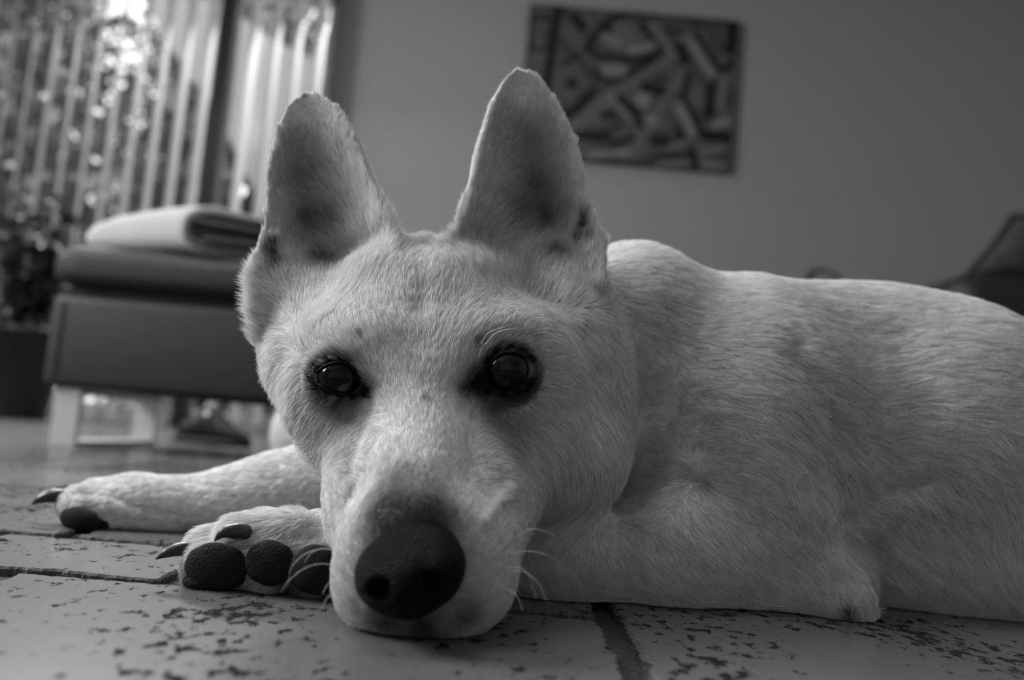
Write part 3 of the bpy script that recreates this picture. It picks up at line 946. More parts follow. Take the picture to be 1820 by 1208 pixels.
# neck
CP(D, (930, 655, .645, 190), (1240, 735, .67, 240), k=.03)
EL(D, 1125, 585, .655, 125, 148, .085, k=.03)
EL(D, 1480, 600, .66, 150, 88, .05, k=.03)
EL(D, 1010, 900, .64, 160, 120, .06, k=.03)
# near shoulder, upper arm, elbow
EL(D, 1310, 760, .60, 140, 190, .055, k=.035, rot=15)
CP(D, (1240, 860, .60, 115), (1475, 1040, .565, 62), k=.03)
EL(D, 1360, 900, .59, 150, 140, .045, k=.03, rot=40)
EL(D, 1494, 1066, .556, 40, 42, .022, k=.03)
# near forearm to paw
CP(D, (1470, 1050, .568, 56), (1190, 980, .56, 100), k=.02)
CP(D, (1190, 980, .56, 100), (1000, 990, .545, 76), k=.02)
CP(D, (1000, 990, .545, 76), (800, 985, .525, 58), k=.02)
CP(D, (800, 985, .525, 58), (600, 975, .508, 58), k=.02)
CP(D, (600, 975, .508, 60), (470, 985, .498, 64), k=.012)
CP(D, (480, 1000, .486, 46), (372, 1008, .482, 42), k=.006)      # lower toe
CP(D, (480, 960, .498, 48), (372, 975, .494, 36), k=.006)
CP(D, (520, 948, .49, 40), (425, 950, .486, 32), k=.005)          # upper toe
CP(D, (590, 1000, .49, 50), (490, 1004, .48, 44), k=.006)
CP(D, (620, 1010, .49, 44), (560, 1015, .475, 40), k=.006)
# far leg
CP(D, (240, 902, .695, 45), (140, 898, .675, 36), k=.006)
CP(D, (250, 905, .68, 44), (155, 915, .665, 32), k=.006)
CP(D, (250, 890, .70, 38), (170, 880, .695, 30), k=.008)
chain(D, [(240, 902, .69, 47), (330, 904, .695, 46), (420, 893, .70, 55), (500, 882, .705, 70), (600, 870, .71, 85), (800, 820, .70, 110)], k=.02)
# cavity between ruff and shoulder, fold behind the elbow
CP(D, (1160, 730, .560, 16), (1112, 872, .552, 26), k=.03, mode='sub')
# skull and cheeks
EL(D, 760, 605, .575, 178, 170, .070, k=.010)
EL(D, 757, 690, .515, 165, 120, .056, k=.02)
EL(D, 622, 715, .525, 104, 150, .050, k=.02, rot=-8)
EL(D, 560, 640, .55, 78, 80, .036, k=.025)
EL(D, 757, 575, .545, 135, 120, .056, k=.03)
EL(D, 920, 715, .54, 135, 175, .056, k=.012)
EL(D, 1005, 690, .575, 118, 190, .055, k=.008)
EL(D, 955, 810, .545, 150, 112, .055, k=.02)
EL(D, 665, 622, .505, 80, 52, .029, k=.026)
EL(D, 860, 610, .505, 80, 52, .029, k=.026)
# muzzle
EL(D, 752, 840, .478, 132, 120, .042, k=.02)
EL(D, 765, 950, .445, 155, 105, .042, k=.016)
EL(D, 752, 1045, .425, 137, 72, .032, k=.012)
EL(D, 850, 880, .482, 100, 92, .04, k=.025)
EL(D, 655, 875, .478, 66, 90, .034, k=.02)
CP(D, (752, 740, .480, 66), (738, 925, .410, 62), k=.016)
EL(D, 670, 1005, .418, 62, 86, .020, k=.018)
EL(D, 822, 1005, .424, 70, 82, .021, k=.022)
EL(D, 748, 1085, .42, 98, 34, .02, k=.006)

# ears
def ear(base, tip, outline, cup, yw, lean, Yb, Yt, thick=.0036):
    pb = W(*base, Yb); pt = W(*tip, Yt)
    v = (pt - pb); L = np.linalg.norm(v); v = v / L
    e1 = math.cos(math.radians(yw)) * rgt + math.sin(math.radians(yw)) * fwd
    u_ = e1 - (e1 @ v) * v; u_ /= np.linalg.norm(u_)
    w_ = np.cross(v, u_)              # towards back
    if w_ @ fwd > 0: w_ = -w_         # towards camera
    # outline to local coordinates by intersecting with the ear plane
    def loc(px, py):
        d = ray(px, py); t = ((pb - CAMP) @ w_) / (d @ w_)
        q = CAMP + d * t - pb
        return q @ v, q @ u_
    Lf = sorted(loc(*q) for q in outline[0]); Rt = sorted(loc(*q) for q in outline[1])
    lv_, lu = zip(*Lf); rv, ru = zip(*Rt)
    vmax = max(lv_[-1], rv[-1])
    def fn(X, Y_, Z):
        x = X - pb[0]; y_ = Y_ - pb[1]; z = Z - pb[2]
        a_ = x * u_[0] + y_ * u_[1] + z * u_[2]; b_ = x * v[0] + y_ * v[1] + z * v[2]; c = x * w_[0] + y_ * w_[1] + z * w_[2]
        l = np.interp(b_, lv_, lu); r = np.interp(b_, rv, ru)
        m = (l + r) / 2; hw = np.maximum((r - l) / 2, .003)
        s_ = (a_ - m) / hw
        f = np.clip(b_ / vmax, -.3, 1)
        dep = cup * np.clip(1 - f, 0, 1.3) ** .8 * 1.0 + .003
        w0 = -dep * (1 - np.clip(s_ ** 2, 0, 1.2))
        th_ = thick + .004 * np.clip(.35 - f, 0, 1)
        d1 = (np.abs(c - w0) - th_) * .75
        d2 = (np.abs(s_) - 1) * hw * .85
        d3 = b_ - vmax
        dd = np.maximum(np.maximum(d2, d3), -b_ - .006)
        q = np.sqrt(np.maximum(d1, 0) ** 2 + np.maximum(dd, 0) ** 2) + np.minimum(np.maximum(d1, dd), 0)
        return q - .0012
    P8 = np.array([pb - u_ * .06, pb + u_ * .07, pt - u_ * .04, pt + u_ * .04, pb - w_ * .045, pb + w_ * .02, pb - v * .02])
    D.op(fn, P8.min(0), P8.max(0), .011)
ear((590, 545), (550, 168), ([(478, 560), (466, 500), (470, 450), (480, 400), (483, 310), (500, 232), (515, 196), (535, 174), (546, 170)],
                             [(690, 560), (700, 480), (697, 415), (676, 365), (655, 310), (638, 262), (605, 200), (578, 178), (562, 170)]), .030, -14, 0, .535, .565)
ear((935, 500), (928, 126), ([(800, 520), (806, 440), (818, 392), (838, 330), (850, 268), (872, 196), (892, 152), (908, 134), (920, 128)],
                             [(1050, 530), (1058, 470), (1052, 410), (1040, 370), (1030, 300), (1018, 256), (990, 194), (965, 152), (950, 134), (938, 128)]), .032, 12, 0, .548, .575)
EL(D, 545, 560, .572, 85, 75, .03, k=.03)
EL(D, 965, 520, .585, 90, 70, .03, k=.03)
# small skin pockets at the outer ear edges
CP(D, (486, 425, .552, 8), (470, 490, .555, 13), k=.006)
CP(D, (470, 490, .555, 14), (490, 560, .555, 22), k=.01)
CP(D, (1040, 378, .568, 7), (1056, 440, .572, 11), k=.005)
CP(D, (1056, 440, .572, 12), (1035, 510, .575, 22), k=.01)
# ear base ruffs
# eye sockets
EYE_L = (603, 673, .4755); EYE_R = (902, 660, .4765)
for e in (EYE_L, EYE_R):
    EL(D, e[0], e[1], e[2], 52, 46, .0145, k=.01)
EL(D, 602, 673, .460, 47, 32, .016, k=.004, mode='sub', rot=16)
EL(D, 900, 661, .460, 50, 33, .016, k=.004, mode='sub', rot=-16)
# mouth crease and lip line
CP(D, (640, 1085, .392, 3), (745, 1108, .395, 3), k=.003, mode='sub')
CP(D, (745, 1108, .395, 3), (862, 1075, .395, 3), k=.003, mode='sub')
# armpit fold behind the elbow and other creases
CP(D, (1470, 790, .553, 12), (1530, 930, .552, 24), k=.02, mode='sub')
CP(D, (1530, 930, .552, 24), (1575, 1040, .552, 22), k=.02, mode='sub')
# floor plane
zz = fz[None, None, :].astype(np.float32)
D.v = np.maximum(D.v, (.0012 - zz))
P_, Q_ = surf_nets(D)
# light smoothing
def smooth(P, Q, it, lam=.5):
    E = np.concatenate([Q[:, [0, 1]], Q[:, [1, 2]], Q[:, [2, 3]], Q[:, [3, 0]]])
    for _ in range(it):
        acc = np.zeros_like(P); cnt = np.zeros(len(P))
        for a_, b_ in ((0, 1), (1, 0)):
            for k in range(3): acc[:, k] += np.bincount(E[:, a_], P[E[:, b_], k], len(P))
            cnt += np.bincount(E[:, a_], minlength=len(P))
        P = P + lam * (acc / cnt[:, None] - P)
    return P
P_ = smooth(P_, Q_, 2)
PS = smooth(P_, Q_, 16)
wS = np.clip((P_[:, 2] - .20) / .03, 0, 1)[:, None] * (P_[:, 0] < .06)[:, None]
P_ = P_ * (1 - wS) + PS * wS
P_[:, 2] = np.maximum(P_[:, 2], .0008)
# shallow creases pressed into the surface
bvh = BVHTree.FromPolygons([Vector(p) for p in P_], [tuple(int(i) for i in q) for q in Q_])
def surf(px, py):
    d = ray(px, py); d = d / np.linalg.norm(d)
    h = bvh.ray_cast(Vector(CAMP), Vector(d))
    if h[0] is None: return None, None
    return np.array(h[0]), np.array(h[1])
def vnormals(P, Q):
    n = np.cross(P[Q[:, 2]] - P[Q[:, 0]], P[Q[:, 3]] - P[Q[:, 1]])
    vn = np.zeros_like(P)
    for k in range(4):
        for j in range(3): vn[:, j] += np.bincount(Q[:, k], n[:, j], len(P))
    return vn / (np.linalg.norm(vn, axis=1)[:, None] + 1e-12)
VN = vnormals(P_, Q_)
CREASE = [([(748, 440), (752, 500), (746, 560)], 15, 1.1), ([(1035, 590), (1048, 650), (1042, 760), (1012, 850)], 24, 1.8), ([(820, 690), (840, 760), (850, 830)], 16, 1.8), ([(655, 700), (640, 770), (628, 840)], 16, 1.8),
          ([(1180, 560), (1210, 640), (1190, 720)], 34, 2.0), ([(1400, 620), (1450, 700), (1490, 790)], 24, 3.5), ([(1455, 500), (1450, 560), (1440, 620)], 20, 3.5),
          ([(1110, 880), (1180, 862), (1240, 850)], 9, 2.0), ([(620, 900), (640, 850)], 12, 1.5), ([(860, 930), (900, 870)], 14, -1.5), ([(690, 790), (660, 880)], 22, -1.5),
          ([(120, 870), (200, 880), (240, 900)], 8, 2.5), ([(170, 930), (150, 905)], 7, 3.0), ([(400, 985), (470, 968)], 7, 2.0),
          ([(1440, 900), (1485, 1000)], 24, -1.2), ([(1560, 880), (1640, 860)], 20, 2.5)]
dsp = np.zeros(len(P_))
for path, r_, dp in CREASE:
    hs = [surf(*q)[0] for q in path]
    if any(h is None for h in hs): continue
    d = np.full(len(P_), 9.)
    for a_, b_ in zip(hs[:-1], hs[1:]):
        v_ = b_ - a_; t = np.clip(((P_ - a_) @ v_) / (v_ @ v_), 0, 1)
        d = np.minimum(d, np.linalg.norm(P_ - a_ - t[:, None] * v_, axis=1))
    rr_ = r_ * hs[0][1] / F
    dsp -= dp * .001 * np.exp(-(d / rr_) ** 2)
P_ = P_ + VN * dsp[:, None]
P_[:, 2] = np.maximum(P_[:, 2], .0008)
dme = np_mesh('dog', P_, Q_)
dog = link('dog', dme, M_skin, None, True)
tag(dog, 'white short-haired dog lying on the tiles with its chin on the floor, ears upright', 'dog')
bvh = BVHTree.FromPolygons([Vector(p) for p in P_], [tuple(int(i) for i in q) for q in Q_])
def surf(px, py):
    d = ray(px, py); d = d / np.linalg.norm(d)
    h = bvh.ray_cast(Vector(CAMP), Vector(d))
    if h[0] is None: return None, None
    return np.array(h[0]), np.array(h[1])

EL_C = [(557, 673), (568, 657), (586, 647), (606, 644), (624, 652), (637, 669), (648, 696), (628, 700), (606, 700), (585, 694), (568, 684)]
ER_C = [(948, 652), (938, 638), (920, 628), (902, 626), (884, 632), (868, 648), (850, 684), (868, 692), (892, 695), (916, 690), (936, 678)]
# coat markings, plus shade painted into the ear hollows, ear pockets and armpit: (px, py, radius px, shade, strength) anchored on the surface in 3D
MARKS = [(603, 673, 43, .02, 2.2), (648, 692, 20, .02, 1.2), (572, 690, 18, .03, .9), (640, 640, 16, .2, .5), (668, 690, 13, .15, .6), (605, 715, 26, .12, .6),
         (898, 665, 50, .02, 2.5), (855, 688, 32, .02, 1.5), (830, 697, 18, .05, 1.1), (905, 692, 26, .04, 1.1), (870, 712, 22, .12, .8), (930, 640, 18, .05, .9), (848, 621, 10, .08, 1.2), (646, 604, 9, .12, .9), (700, 610, 34, .5, .5),
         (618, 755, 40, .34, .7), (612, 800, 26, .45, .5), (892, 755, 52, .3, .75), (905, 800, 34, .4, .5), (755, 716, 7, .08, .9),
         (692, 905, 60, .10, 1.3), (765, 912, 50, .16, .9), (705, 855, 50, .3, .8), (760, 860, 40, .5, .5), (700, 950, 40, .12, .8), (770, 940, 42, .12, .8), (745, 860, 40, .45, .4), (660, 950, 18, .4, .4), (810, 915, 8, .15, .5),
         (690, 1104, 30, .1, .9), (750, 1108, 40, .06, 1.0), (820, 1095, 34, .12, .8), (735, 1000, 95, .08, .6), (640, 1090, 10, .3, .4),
         (545, 330, 48, .34, .8), (560, 410, 50, .22, .95), (585, 475, 36, .15, 1.), (530, 260, 36, .45, .6), (605, 395, 28, .3, .7), (484, 438, 9, .08, 1.2), (483, 458, 12, .06, 1.4), (492, 478, 11, .08, 1.2),  # darker ear skin with hollow shade painted in; small marks paint pocket shade
         (935, 260, 48, .38, .7), (945, 340, 52, .26, .9), (960, 400, 46, .18, 1.), (985, 465, 30, .2, .9), (905, 385, 34, .3, .6), (1036, 392, 9, .08, 1.2), (1034, 412, 12, .06, 1.4), (1022, 434, 11, .1, 1.2), (1044, 436, 9, .08, 1.2),  # same for the other ear: skin tone and painted shade together
         (1503, 1078, 15, .05, 1.), (1540, 950, 22, .25, .5), (1238, 856, 15, .3, .8),  # the middle mark paints the shade of the armpit fold
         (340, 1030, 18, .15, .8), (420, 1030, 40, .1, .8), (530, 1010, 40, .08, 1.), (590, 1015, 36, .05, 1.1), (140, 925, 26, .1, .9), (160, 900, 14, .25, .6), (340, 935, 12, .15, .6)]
BASE = .88
for C_, cx_, cy_ in ((EL_C, 602, 673), (ER_C, 900, 661)):
    for a_, b_ in C_:
        MARKS.append((cx_ + (a_ - cx_) * 1.1, cy_ + (b_ - cy_) * 1.12, 10, .015, 1.6))
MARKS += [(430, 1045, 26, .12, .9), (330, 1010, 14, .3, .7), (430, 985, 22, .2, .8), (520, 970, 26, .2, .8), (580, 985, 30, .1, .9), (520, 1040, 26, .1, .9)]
mk = []
for (a_, b_, r_, sh, st) in MARKS:
    h, _n = surf(a_, b_)
    if h is not None: mk.append((h, r_ * h[1] / F, sh, st))
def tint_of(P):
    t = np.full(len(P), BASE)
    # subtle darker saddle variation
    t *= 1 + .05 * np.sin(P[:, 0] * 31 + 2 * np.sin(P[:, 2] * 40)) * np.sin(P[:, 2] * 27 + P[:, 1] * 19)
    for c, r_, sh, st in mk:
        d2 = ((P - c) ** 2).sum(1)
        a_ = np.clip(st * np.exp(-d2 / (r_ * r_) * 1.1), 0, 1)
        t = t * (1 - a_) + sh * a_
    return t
at = dme.attributes.new('tint', 'FLOAT', 'POINT')
at.data.foreach_set('value', tint_of(P_).astype(np.float32))

# fur flow: (px, py, dx, dy in the picture, length mm, lift)
FLOW = [  # muzzle and face
    (740, 880, 0, -1, 4, .16), (700, 960, -.5, -1, 3, .15), (800, 960, .6, -1, 3, .15), (650, 1000, -.6, -1, 4, .2), (850, 1000, .7, -.9, 5, .2), (640, 1070, -.8, -.2, 5, .25), (860, 1060, .9, -.2, 6, .25), (745, 1100, 0, 1, 3, .25),
    (690, 800, -.35, -1, 5, .16), (800, 800, .35, -1, 5, .16), (620, 850, -.8, -.7, 6, .16), (900, 850, 1, -.4, 7, .16),
    (755, 700, 0, -1, 6, .14), (700, 720, -.5, -1, 6, .14), (810, 720, .5, -1, 6, .14), (755, 560, 0, -1, 9, .14), (680, 600, -.4, -1, 7, .14), (840, 590, .4, -1, 8, .14), (755, 450, .05, -1, 9, .16),
    (600, 600, -.7, -.8, 8, .16), (900, 570, .5, -.9, 9, .16), (560, 640, -1, -.3, 7, .2), (970, 640, 1, -.1, 9, .15), (600, 740, -.5, .9, 6, .15), (580, 800, -.7, .8, 8, .2), (900, 770, .8, .7, 7, .15), (960, 740, .9, .6, 10, .15), (1000, 850, .3, 1, 10, .15), (650, 780, -.3, .8, 5, .15),
    (500, 600, -.7, .6, 13, .32), (520, 690, -.8, .8, 12, .32), (490, 540, -.8, .3, 10, .3), (620, 560, -.2, -1, 9, .2), (1040, 600, .5, 1, 12, .15), (1060, 760, .2, 1, 14, .2), (1120, 720, .4, 1, 15, .25), (1100, 830, -.2, 1, 13, .25),
    # ears
    (640, 480, .1, -1, 15, .4), (690, 400, .5, -.9, 13, .4), (650, 360, -.3, -1, 9, .2), (620, 300, -.4, -1, 7, .2), (550, 200, 0, -1, 3, .08), (550, 172, 0, -1, 2, .05), (928, 132, 0, -1, 2, .05), (600, 230, .3, -1, 5, .2), (500, 300, -.2, -1, 5, .2), (490, 400, -.1, -1, 6, .2), (540, 300, -.6, -.8, 11, .34), (590, 340, -.8, -.6, 13, .36), (600, 440, -.9, -.5, 15, .3), (620, 420, -.8, -.8, 14, .28), (540, 450, 0, -1, 10, .2), (520, 520, .2, -1, 12, .28),
    (850, 440, .1, -1, 11, .3), (815, 410, -.6, -.8, 9, .3), (850, 330, -.1, -1, 6, .2), (870, 240, .2, -1, 5, .2), (925, 150, 0, -1, 3, .08), (990, 230, .2, -1, 5, .2), (1020, 320, .1, -1, 6, .2), (900, 260, .7, -.7, 11, .34), (890, 340, .7, -.6, 13, .36), (880, 400, .8, -.6, 15, .38), (900, 430, .8, -.5, 15, .3), (960, 300, .3, -1, 8, .2), (1000, 400, .1, -1, 9, .2), (1010, 480, 0, -1, 13, .3), (960, 500, .3, -.6, 13, .28), (1040, 470, .3, -1, 10, .25),
    (540, 565, .15, -1, 15, .42), (590, 520, .1, -1, 17, .45), (560, 590, -.1, -1, 14, .35), (500, 570, -.4, -.8, 13, .3), (660, 440, 0, -1, 13, .4), (930, 500, .1, -1, 16, .42), (985, 505, .15, -1, 16, .42), (880, 470, .1, -1, 15, .4),
    # neck and body
    (1100, 480, 1, .3, 15, .16), (1150, 540, 1, .5, 16, .16), (1150, 640, .9, .8, 15, .15), (1180, 760, 1, .15, 14, .14), (1300, 560, 1, .15, 15, .13), (1400, 520, 1, .1, 15, .13), (1300, 660, 1, .45, 14, .13), (1400, 640, 1, .6, 15, .14), (1470, 560, 1, .15, 15, .15), (1500, 600, 1, -.15, 17, .17), (1450, 640, 1, .05, 16, .17), (1600, 560, 1, .0, 16, .13), (1750, 600, 1, .2, 16, .13), (1560, 660, 1, -.15, 17, .15), (1700, 700, 1, .1, 17, .14), (1500, 720, 1, .5, 17, .15), (1600, 760, 1, .1, 17, .14), (1760, 800, .8, .6, 18, .16),
    (1200, 700, 1, .1, 13, .13), (1300, 750, 1, .35, 13, .13), (1380, 780, .8, .8, 14, .13), (1430, 860, .5, 1, 14, .13), (1470, 950, .3, 1, 13, .13), (1500, 850, .4, 1, 15, .15), (1560, 860, 1, .35, 17, .15), (1560, 940, .9, .8, 17, .15), (1650, 900, .8, .8, 18, .16), (1720, 960, .5, 1, 19, .17), (1780, 920, .2, 1, 19, .17), (1650, 1020, .9, .8, 18, .16), (1750, 1080, 1, .5, 18, .16), (1590, 1070, 1, .4, 16, .16),
    # whorl and forearm
    (1210, 830, -.7, -.4, 9, .2), (1270, 840, .8, -.3, 10, .18), (1240, 880, .1, 1, 10, .18), (1190, 870, -.8, .5, 9, .18), (1130, 880, -1, .3, 10, .18), (1290, 880, .8, .7, 11, .15), (1040, 900, -.9, .1, 10, .2), (1000, 940, -.8, .5, 9, .18), (1080, 960, .4, 1, 10, .15), (1180, 970, .6, .9, 11, .14), (1300, 980, .7, .9, 12, .13), (1400, 1000, .8, .6, 12, .13), (1480, 1040, .4, 1, 9, .13), (1525, 1050, 0, 1, 8, .15), (1100, 1040, 1, .4, 12, .15), (1250, 1060, 1, .3, 12, .14), (960, 1010, .6, .8, 10, .18), (1400, 1080, 1, .2, 11, .15),
    # near paw
    (580, 920, -.6, .6, 8, .3), (500, 930, -.7, .6, 8, .3), (420, 925, -1, .3, 8, .3), (350, 950, -1, .5, 8, .3), (330, 1000, -.5, .6, 6, .3), (590, 950, -.1, 1, 9, .3), (400, 940, -1, .5, 8, .3),
    # far leg
    (120, 875, -1, .5, 5, .2), (200, 870, -1, .3, 6, .16), (300, 880, -1, .1, 6, .14), (450, 850, -1, .1, 7, .14), (250, 930, -1, .2, 6, .16), (500, 900, -1, .2, 7, .15), (550, 820, -1, .1, 8, .15),
    (1900, 700, 1, .2, 17, .13), (1900, 1000, .7, .8, 18, .16)]
fc, fd, fl_, ff, fr_ = [], [], [], [], []
for (a_, b_, dx, dy, ln, lf_) in FLOW:
    h, nn_ = surf(a_, b_)
    if h is None: continue
    d = dx * rgt - dy * upv
    d = d / np.linalg.norm(d)
    fc.append(h); fd.append(d); fl_.append(ln * .001); ff.append(lf_)
fc = np.array(fc); fd = np.array(fd); fl_ = np.array(fl_); ff = np.array(ff)

def make_fur(N):
    tri = np.concatenate([Q_[:, [0, 1, 2]], Q_[:, [0, 2, 3]]])
    A, B, C_ = P_[tri[:, 0]], P_[tri[:, 1]], P_[tri[:, 2]]
    nr = np.cross(B - A, C_ - A); ar = np.linalg.norm(nr, axis=1); nr = nr / (ar[:, None] + 1e-15)
    cen = (A + B + C_) / 3
    vw = CAMP - cen; dist = np.linalg.norm(vw, axis=1); vw /= dist[:, None]
    facing = (nr * vw).sum(1)
    wt = ar * (facing > -.45) * (cen[:, 0] < .50) * (cen[:, 2] > .0015)
    wt *= (.5 / dist) ** 1.3 * np.where(facing < 0, .5, 1)
    # denser on short-haired head
    wt *= np.where((cen[:, 1] < .60) & (cen[:, 0] < .09), 1.5, 1.0)
    cdf = np.cumsum(wt); cdf /= cdf[-1]
    ti = np.searchsorted(cdf, RNG.random(N))
    u_ = RNG.random(N); v_ = RNG.random(N); fl = u_ + v_ > 1; u_[fl] = 1 - u_[fl]; v_[fl] = 1 - v_[fl]
    R0 = A[ti] + (B[ti] - A[ti]) * u_[:, None] + (C_[ti] - A[ti]) * v_[:, None]
    # smooth normals
    vn = np.zeros_like(P_)
    for k in range(3):
        for j in range(3): vn[:, j] += np.bincount(tri[:, k], nr[:, j] * ar, len(P_))
    vn /= np.linalg.norm(vn, axis=1)[:, None] + 1e-12
    Nn = vn[tri[ti, 0]] * (1 - u_ - v_)[:, None] + vn[tri[ti, 1]] * u_[:, None] + vn[tri[ti, 2]] * v_[:, None]
    Nn /= np.linalg.norm(Nn, axis=1)[:, None]
    # flow field
    Dv = np.zeros((N, 3)); Ln = np.zeros(N); Lf = np.zeros(N)
    for s_ in range(0, N, 20000):
        e = slice(s_, s_ + 20000)
        d2 = ((R0[e, None, :] - fc[None]) ** 2).sum(2)
        mn = d2.min(1, keepdims=True)
        w_ = np.exp(-(d2 - mn) / (.00018 + .5 * mn))
        w_ /= w_.sum(1, keepdims=True)
        Dv[e] = w_ @ fd; Ln[e] = w_ @ fl_; Lf[e] = w_ @ ff
    # coherent wobble and clumps
    ph = R0
    wob = np.stack([np.sin(ph[:, 1] * 310 + ph[:, 2] * 260 + 2.2 * np.sin(ph[:, 0] * 170)), np.sin(ph[:, 0] * 290 + 2.0 * np.sin(ph[:, 2] * 210)), np.sin(ph[:, 2] * 330 + ph[:, 0] * 120 + 2 * np.sin(ph[:, 1] * 150))], 1)
    wob2 = np.stack([np.sin(ph[:, 2] * 900 + 3 * np.sin(ph[:, 0] * 700)), np.sin(ph[:, 0] * 1000 + 3 * np.sin(ph[:, 2] * 500)), np.sin(ph[:, 1] * 800 + 2 * np.sin(ph[:, 2] * 900))], 1)
    hd = np.where((R0[:, 1] < .60) & (R0[:, 0] < .07), .5, 1.)[:, None]
    Dv = Dv + hd * (.13 * wob + .12 * wob2 + RNG.normal(size=(N, 3)) * .15)
    Dv -= (Dv * Nn).sum(1)[:, None] * Nn
    Dv /= np.linalg.norm(Dv, axis=1)[:, None] + 1e-9
    tint = tint_of(R0)
    dark = tint < .12
    L_ = Ln * (.6 + .6 * RNG.random(N)) * np.where(dark, .5, 1)
    Lf = Lf * (.6 + .8 * RNG.random(N)) + .04 * wob2[:, 0] * .5
    # leave eyeballs, nose and pads bare
    keep = np.ones(N, bool)
    for c, r_ in BARE:
        keep &= ((R0 - c) ** 2).sum(1) > r_ * r_
    R0, Nn, Dv, L_, Lf, tint = R0[keep], Nn[keep], Dv[keep], L_[keep], Lf[keep], tint[keep]
    N = len(R0)
    ts = np.array([0, .4, .72, 1.0])
    pts = np.empty((N, 4, 3))
    for i, t in enumerate(ts):
        lift = Lf * (t * 1.3 - .45 * t * t)
        pts[:, i] = R0 + L_[:, None] * (Dv * t * np.sqrt(np.clip(1 - Lf ** 2, .1, 1))[:, None] + Nn * lift[:, None])
    # clumping: tips drawn towards a guide hair nearby
    K = N // 26
    gi = RNG.choice(N, K, replace=False)
    from mathutils.kdtree import KDTree
    kd = KDTree(K)
    for j, g_ in enumerate(gi): kd.insert(R0[g_], j)
    kd.balance()
    near = np.fromiter((gi[kd.find(p)[1]] for p in R0), np.int64, N)
    cl = (.62 * RNG.random(N) ** .5)[:, None] * (.35 + .65 * (hd[keep] - .5) * 2)
    for i, f_ in ((1, .35), (2, .75), (3, 1.0)):
        pts[:, i] += (pts[near, i] * 1.0 - pts[:, i]) * cl * f_ * .8
    tint = tint * (.85 + .2 * RNG.random(N)[near])
    pts[:, 0] -= Nn * .0006
    pts[:, :, 2] = np.maximum(pts[:, :, 2], .0006)
    rad = (.00010 * (.7 + .6 * RNG.random(N)))[:, None] * np.array([1., .95, .7, .12])[None]
    rad *= np.clip(R0[:, 1] / .5, .8, 1.4)[:, None]
    hc = bpy.data.hair_curves.new('fur')
    hc.add_curves([4] * N)
    hc.points.foreach_set('position', pts.ravel().astype(np.float32))
    ra = hc.attributes.get('radius') or hc.attributes.new('radius', 'FLOAT', 'POINT')
    ra.data.foreach_set('value', rad.ravel().astype(np.float32))
    ta = hc.attributes.new('tint', 'FLOAT', 'POINT')
    rt = np.array([.82, 1, 1.03, 1.05])
    tt = np.clip(tint[:, None] * rt[None], 0, .93)
    ta.data.foreach_set('value', tt.ravel().astype(np.float32))
    o = bpy.data.objects.new('fur', hc); COL.objects.link(o); o.parent = dog
    hc.materials.append(M_fur)
    o['kind'] = 'stuff'; o['label'] = 'short white coat hair'
    return o

# nose
NF = Field(axis_of([(-.062, -.006, .0008)]), axis_of([(.345, .415, .0008)]), axis_of([(.004, .062, .0008)]))
NY_ = .392
EL(NF, 737, 998, NY_, 86, 58, .0195, k=.006)
EL(NF, 722, 1030, NY_ - .002, 80, 66, .0195, k=.006, rot=0)
EL(NF, 672, 1020, NY_ - .003, 38, 44, .0165, k=.005)
EL(NF, 782, 1012, NY_ - .002, 38, 50, .0165, k=.005)
EL(NF, 742, 962, NY_ + .004, 60, 30, .016, k=.006)
nf0 = NY_ - .0205
EL(NF, 672, 1050, nf0, 21, 17, .007, k=.003, mode='sub', rot=-20)
EL(NF, 770, 1042, nf0, 22, 17, .007, k=.003, mode='sub', rot=20)
CP(NF, (650, 1062, nf0 + .004, 6), (632, 1052, nf0 + .009, 5), k=.002, mode='sub')
CP(NF, (795, 1052, nf0 + .004, 6), (815, 1036, nf0 + .009, 5), k=.002, mode='sub')
CP(NF, (722, 1060, nf0 - .0005, 3), (728, 1100, nf0 + .006, 4), k=.003, mode='sub')
Pn, Qn = surf_nets(NF)
Pn = smooth(Pn, Qn, 2)
nm = np_mesh('nose', Pn, Qn)
nose = link('nose', nm, M_nose, dog, True); nose['label'] = 'big dark leathery nose'

BARE = []
def add_part(name, m, label=None):
    pass
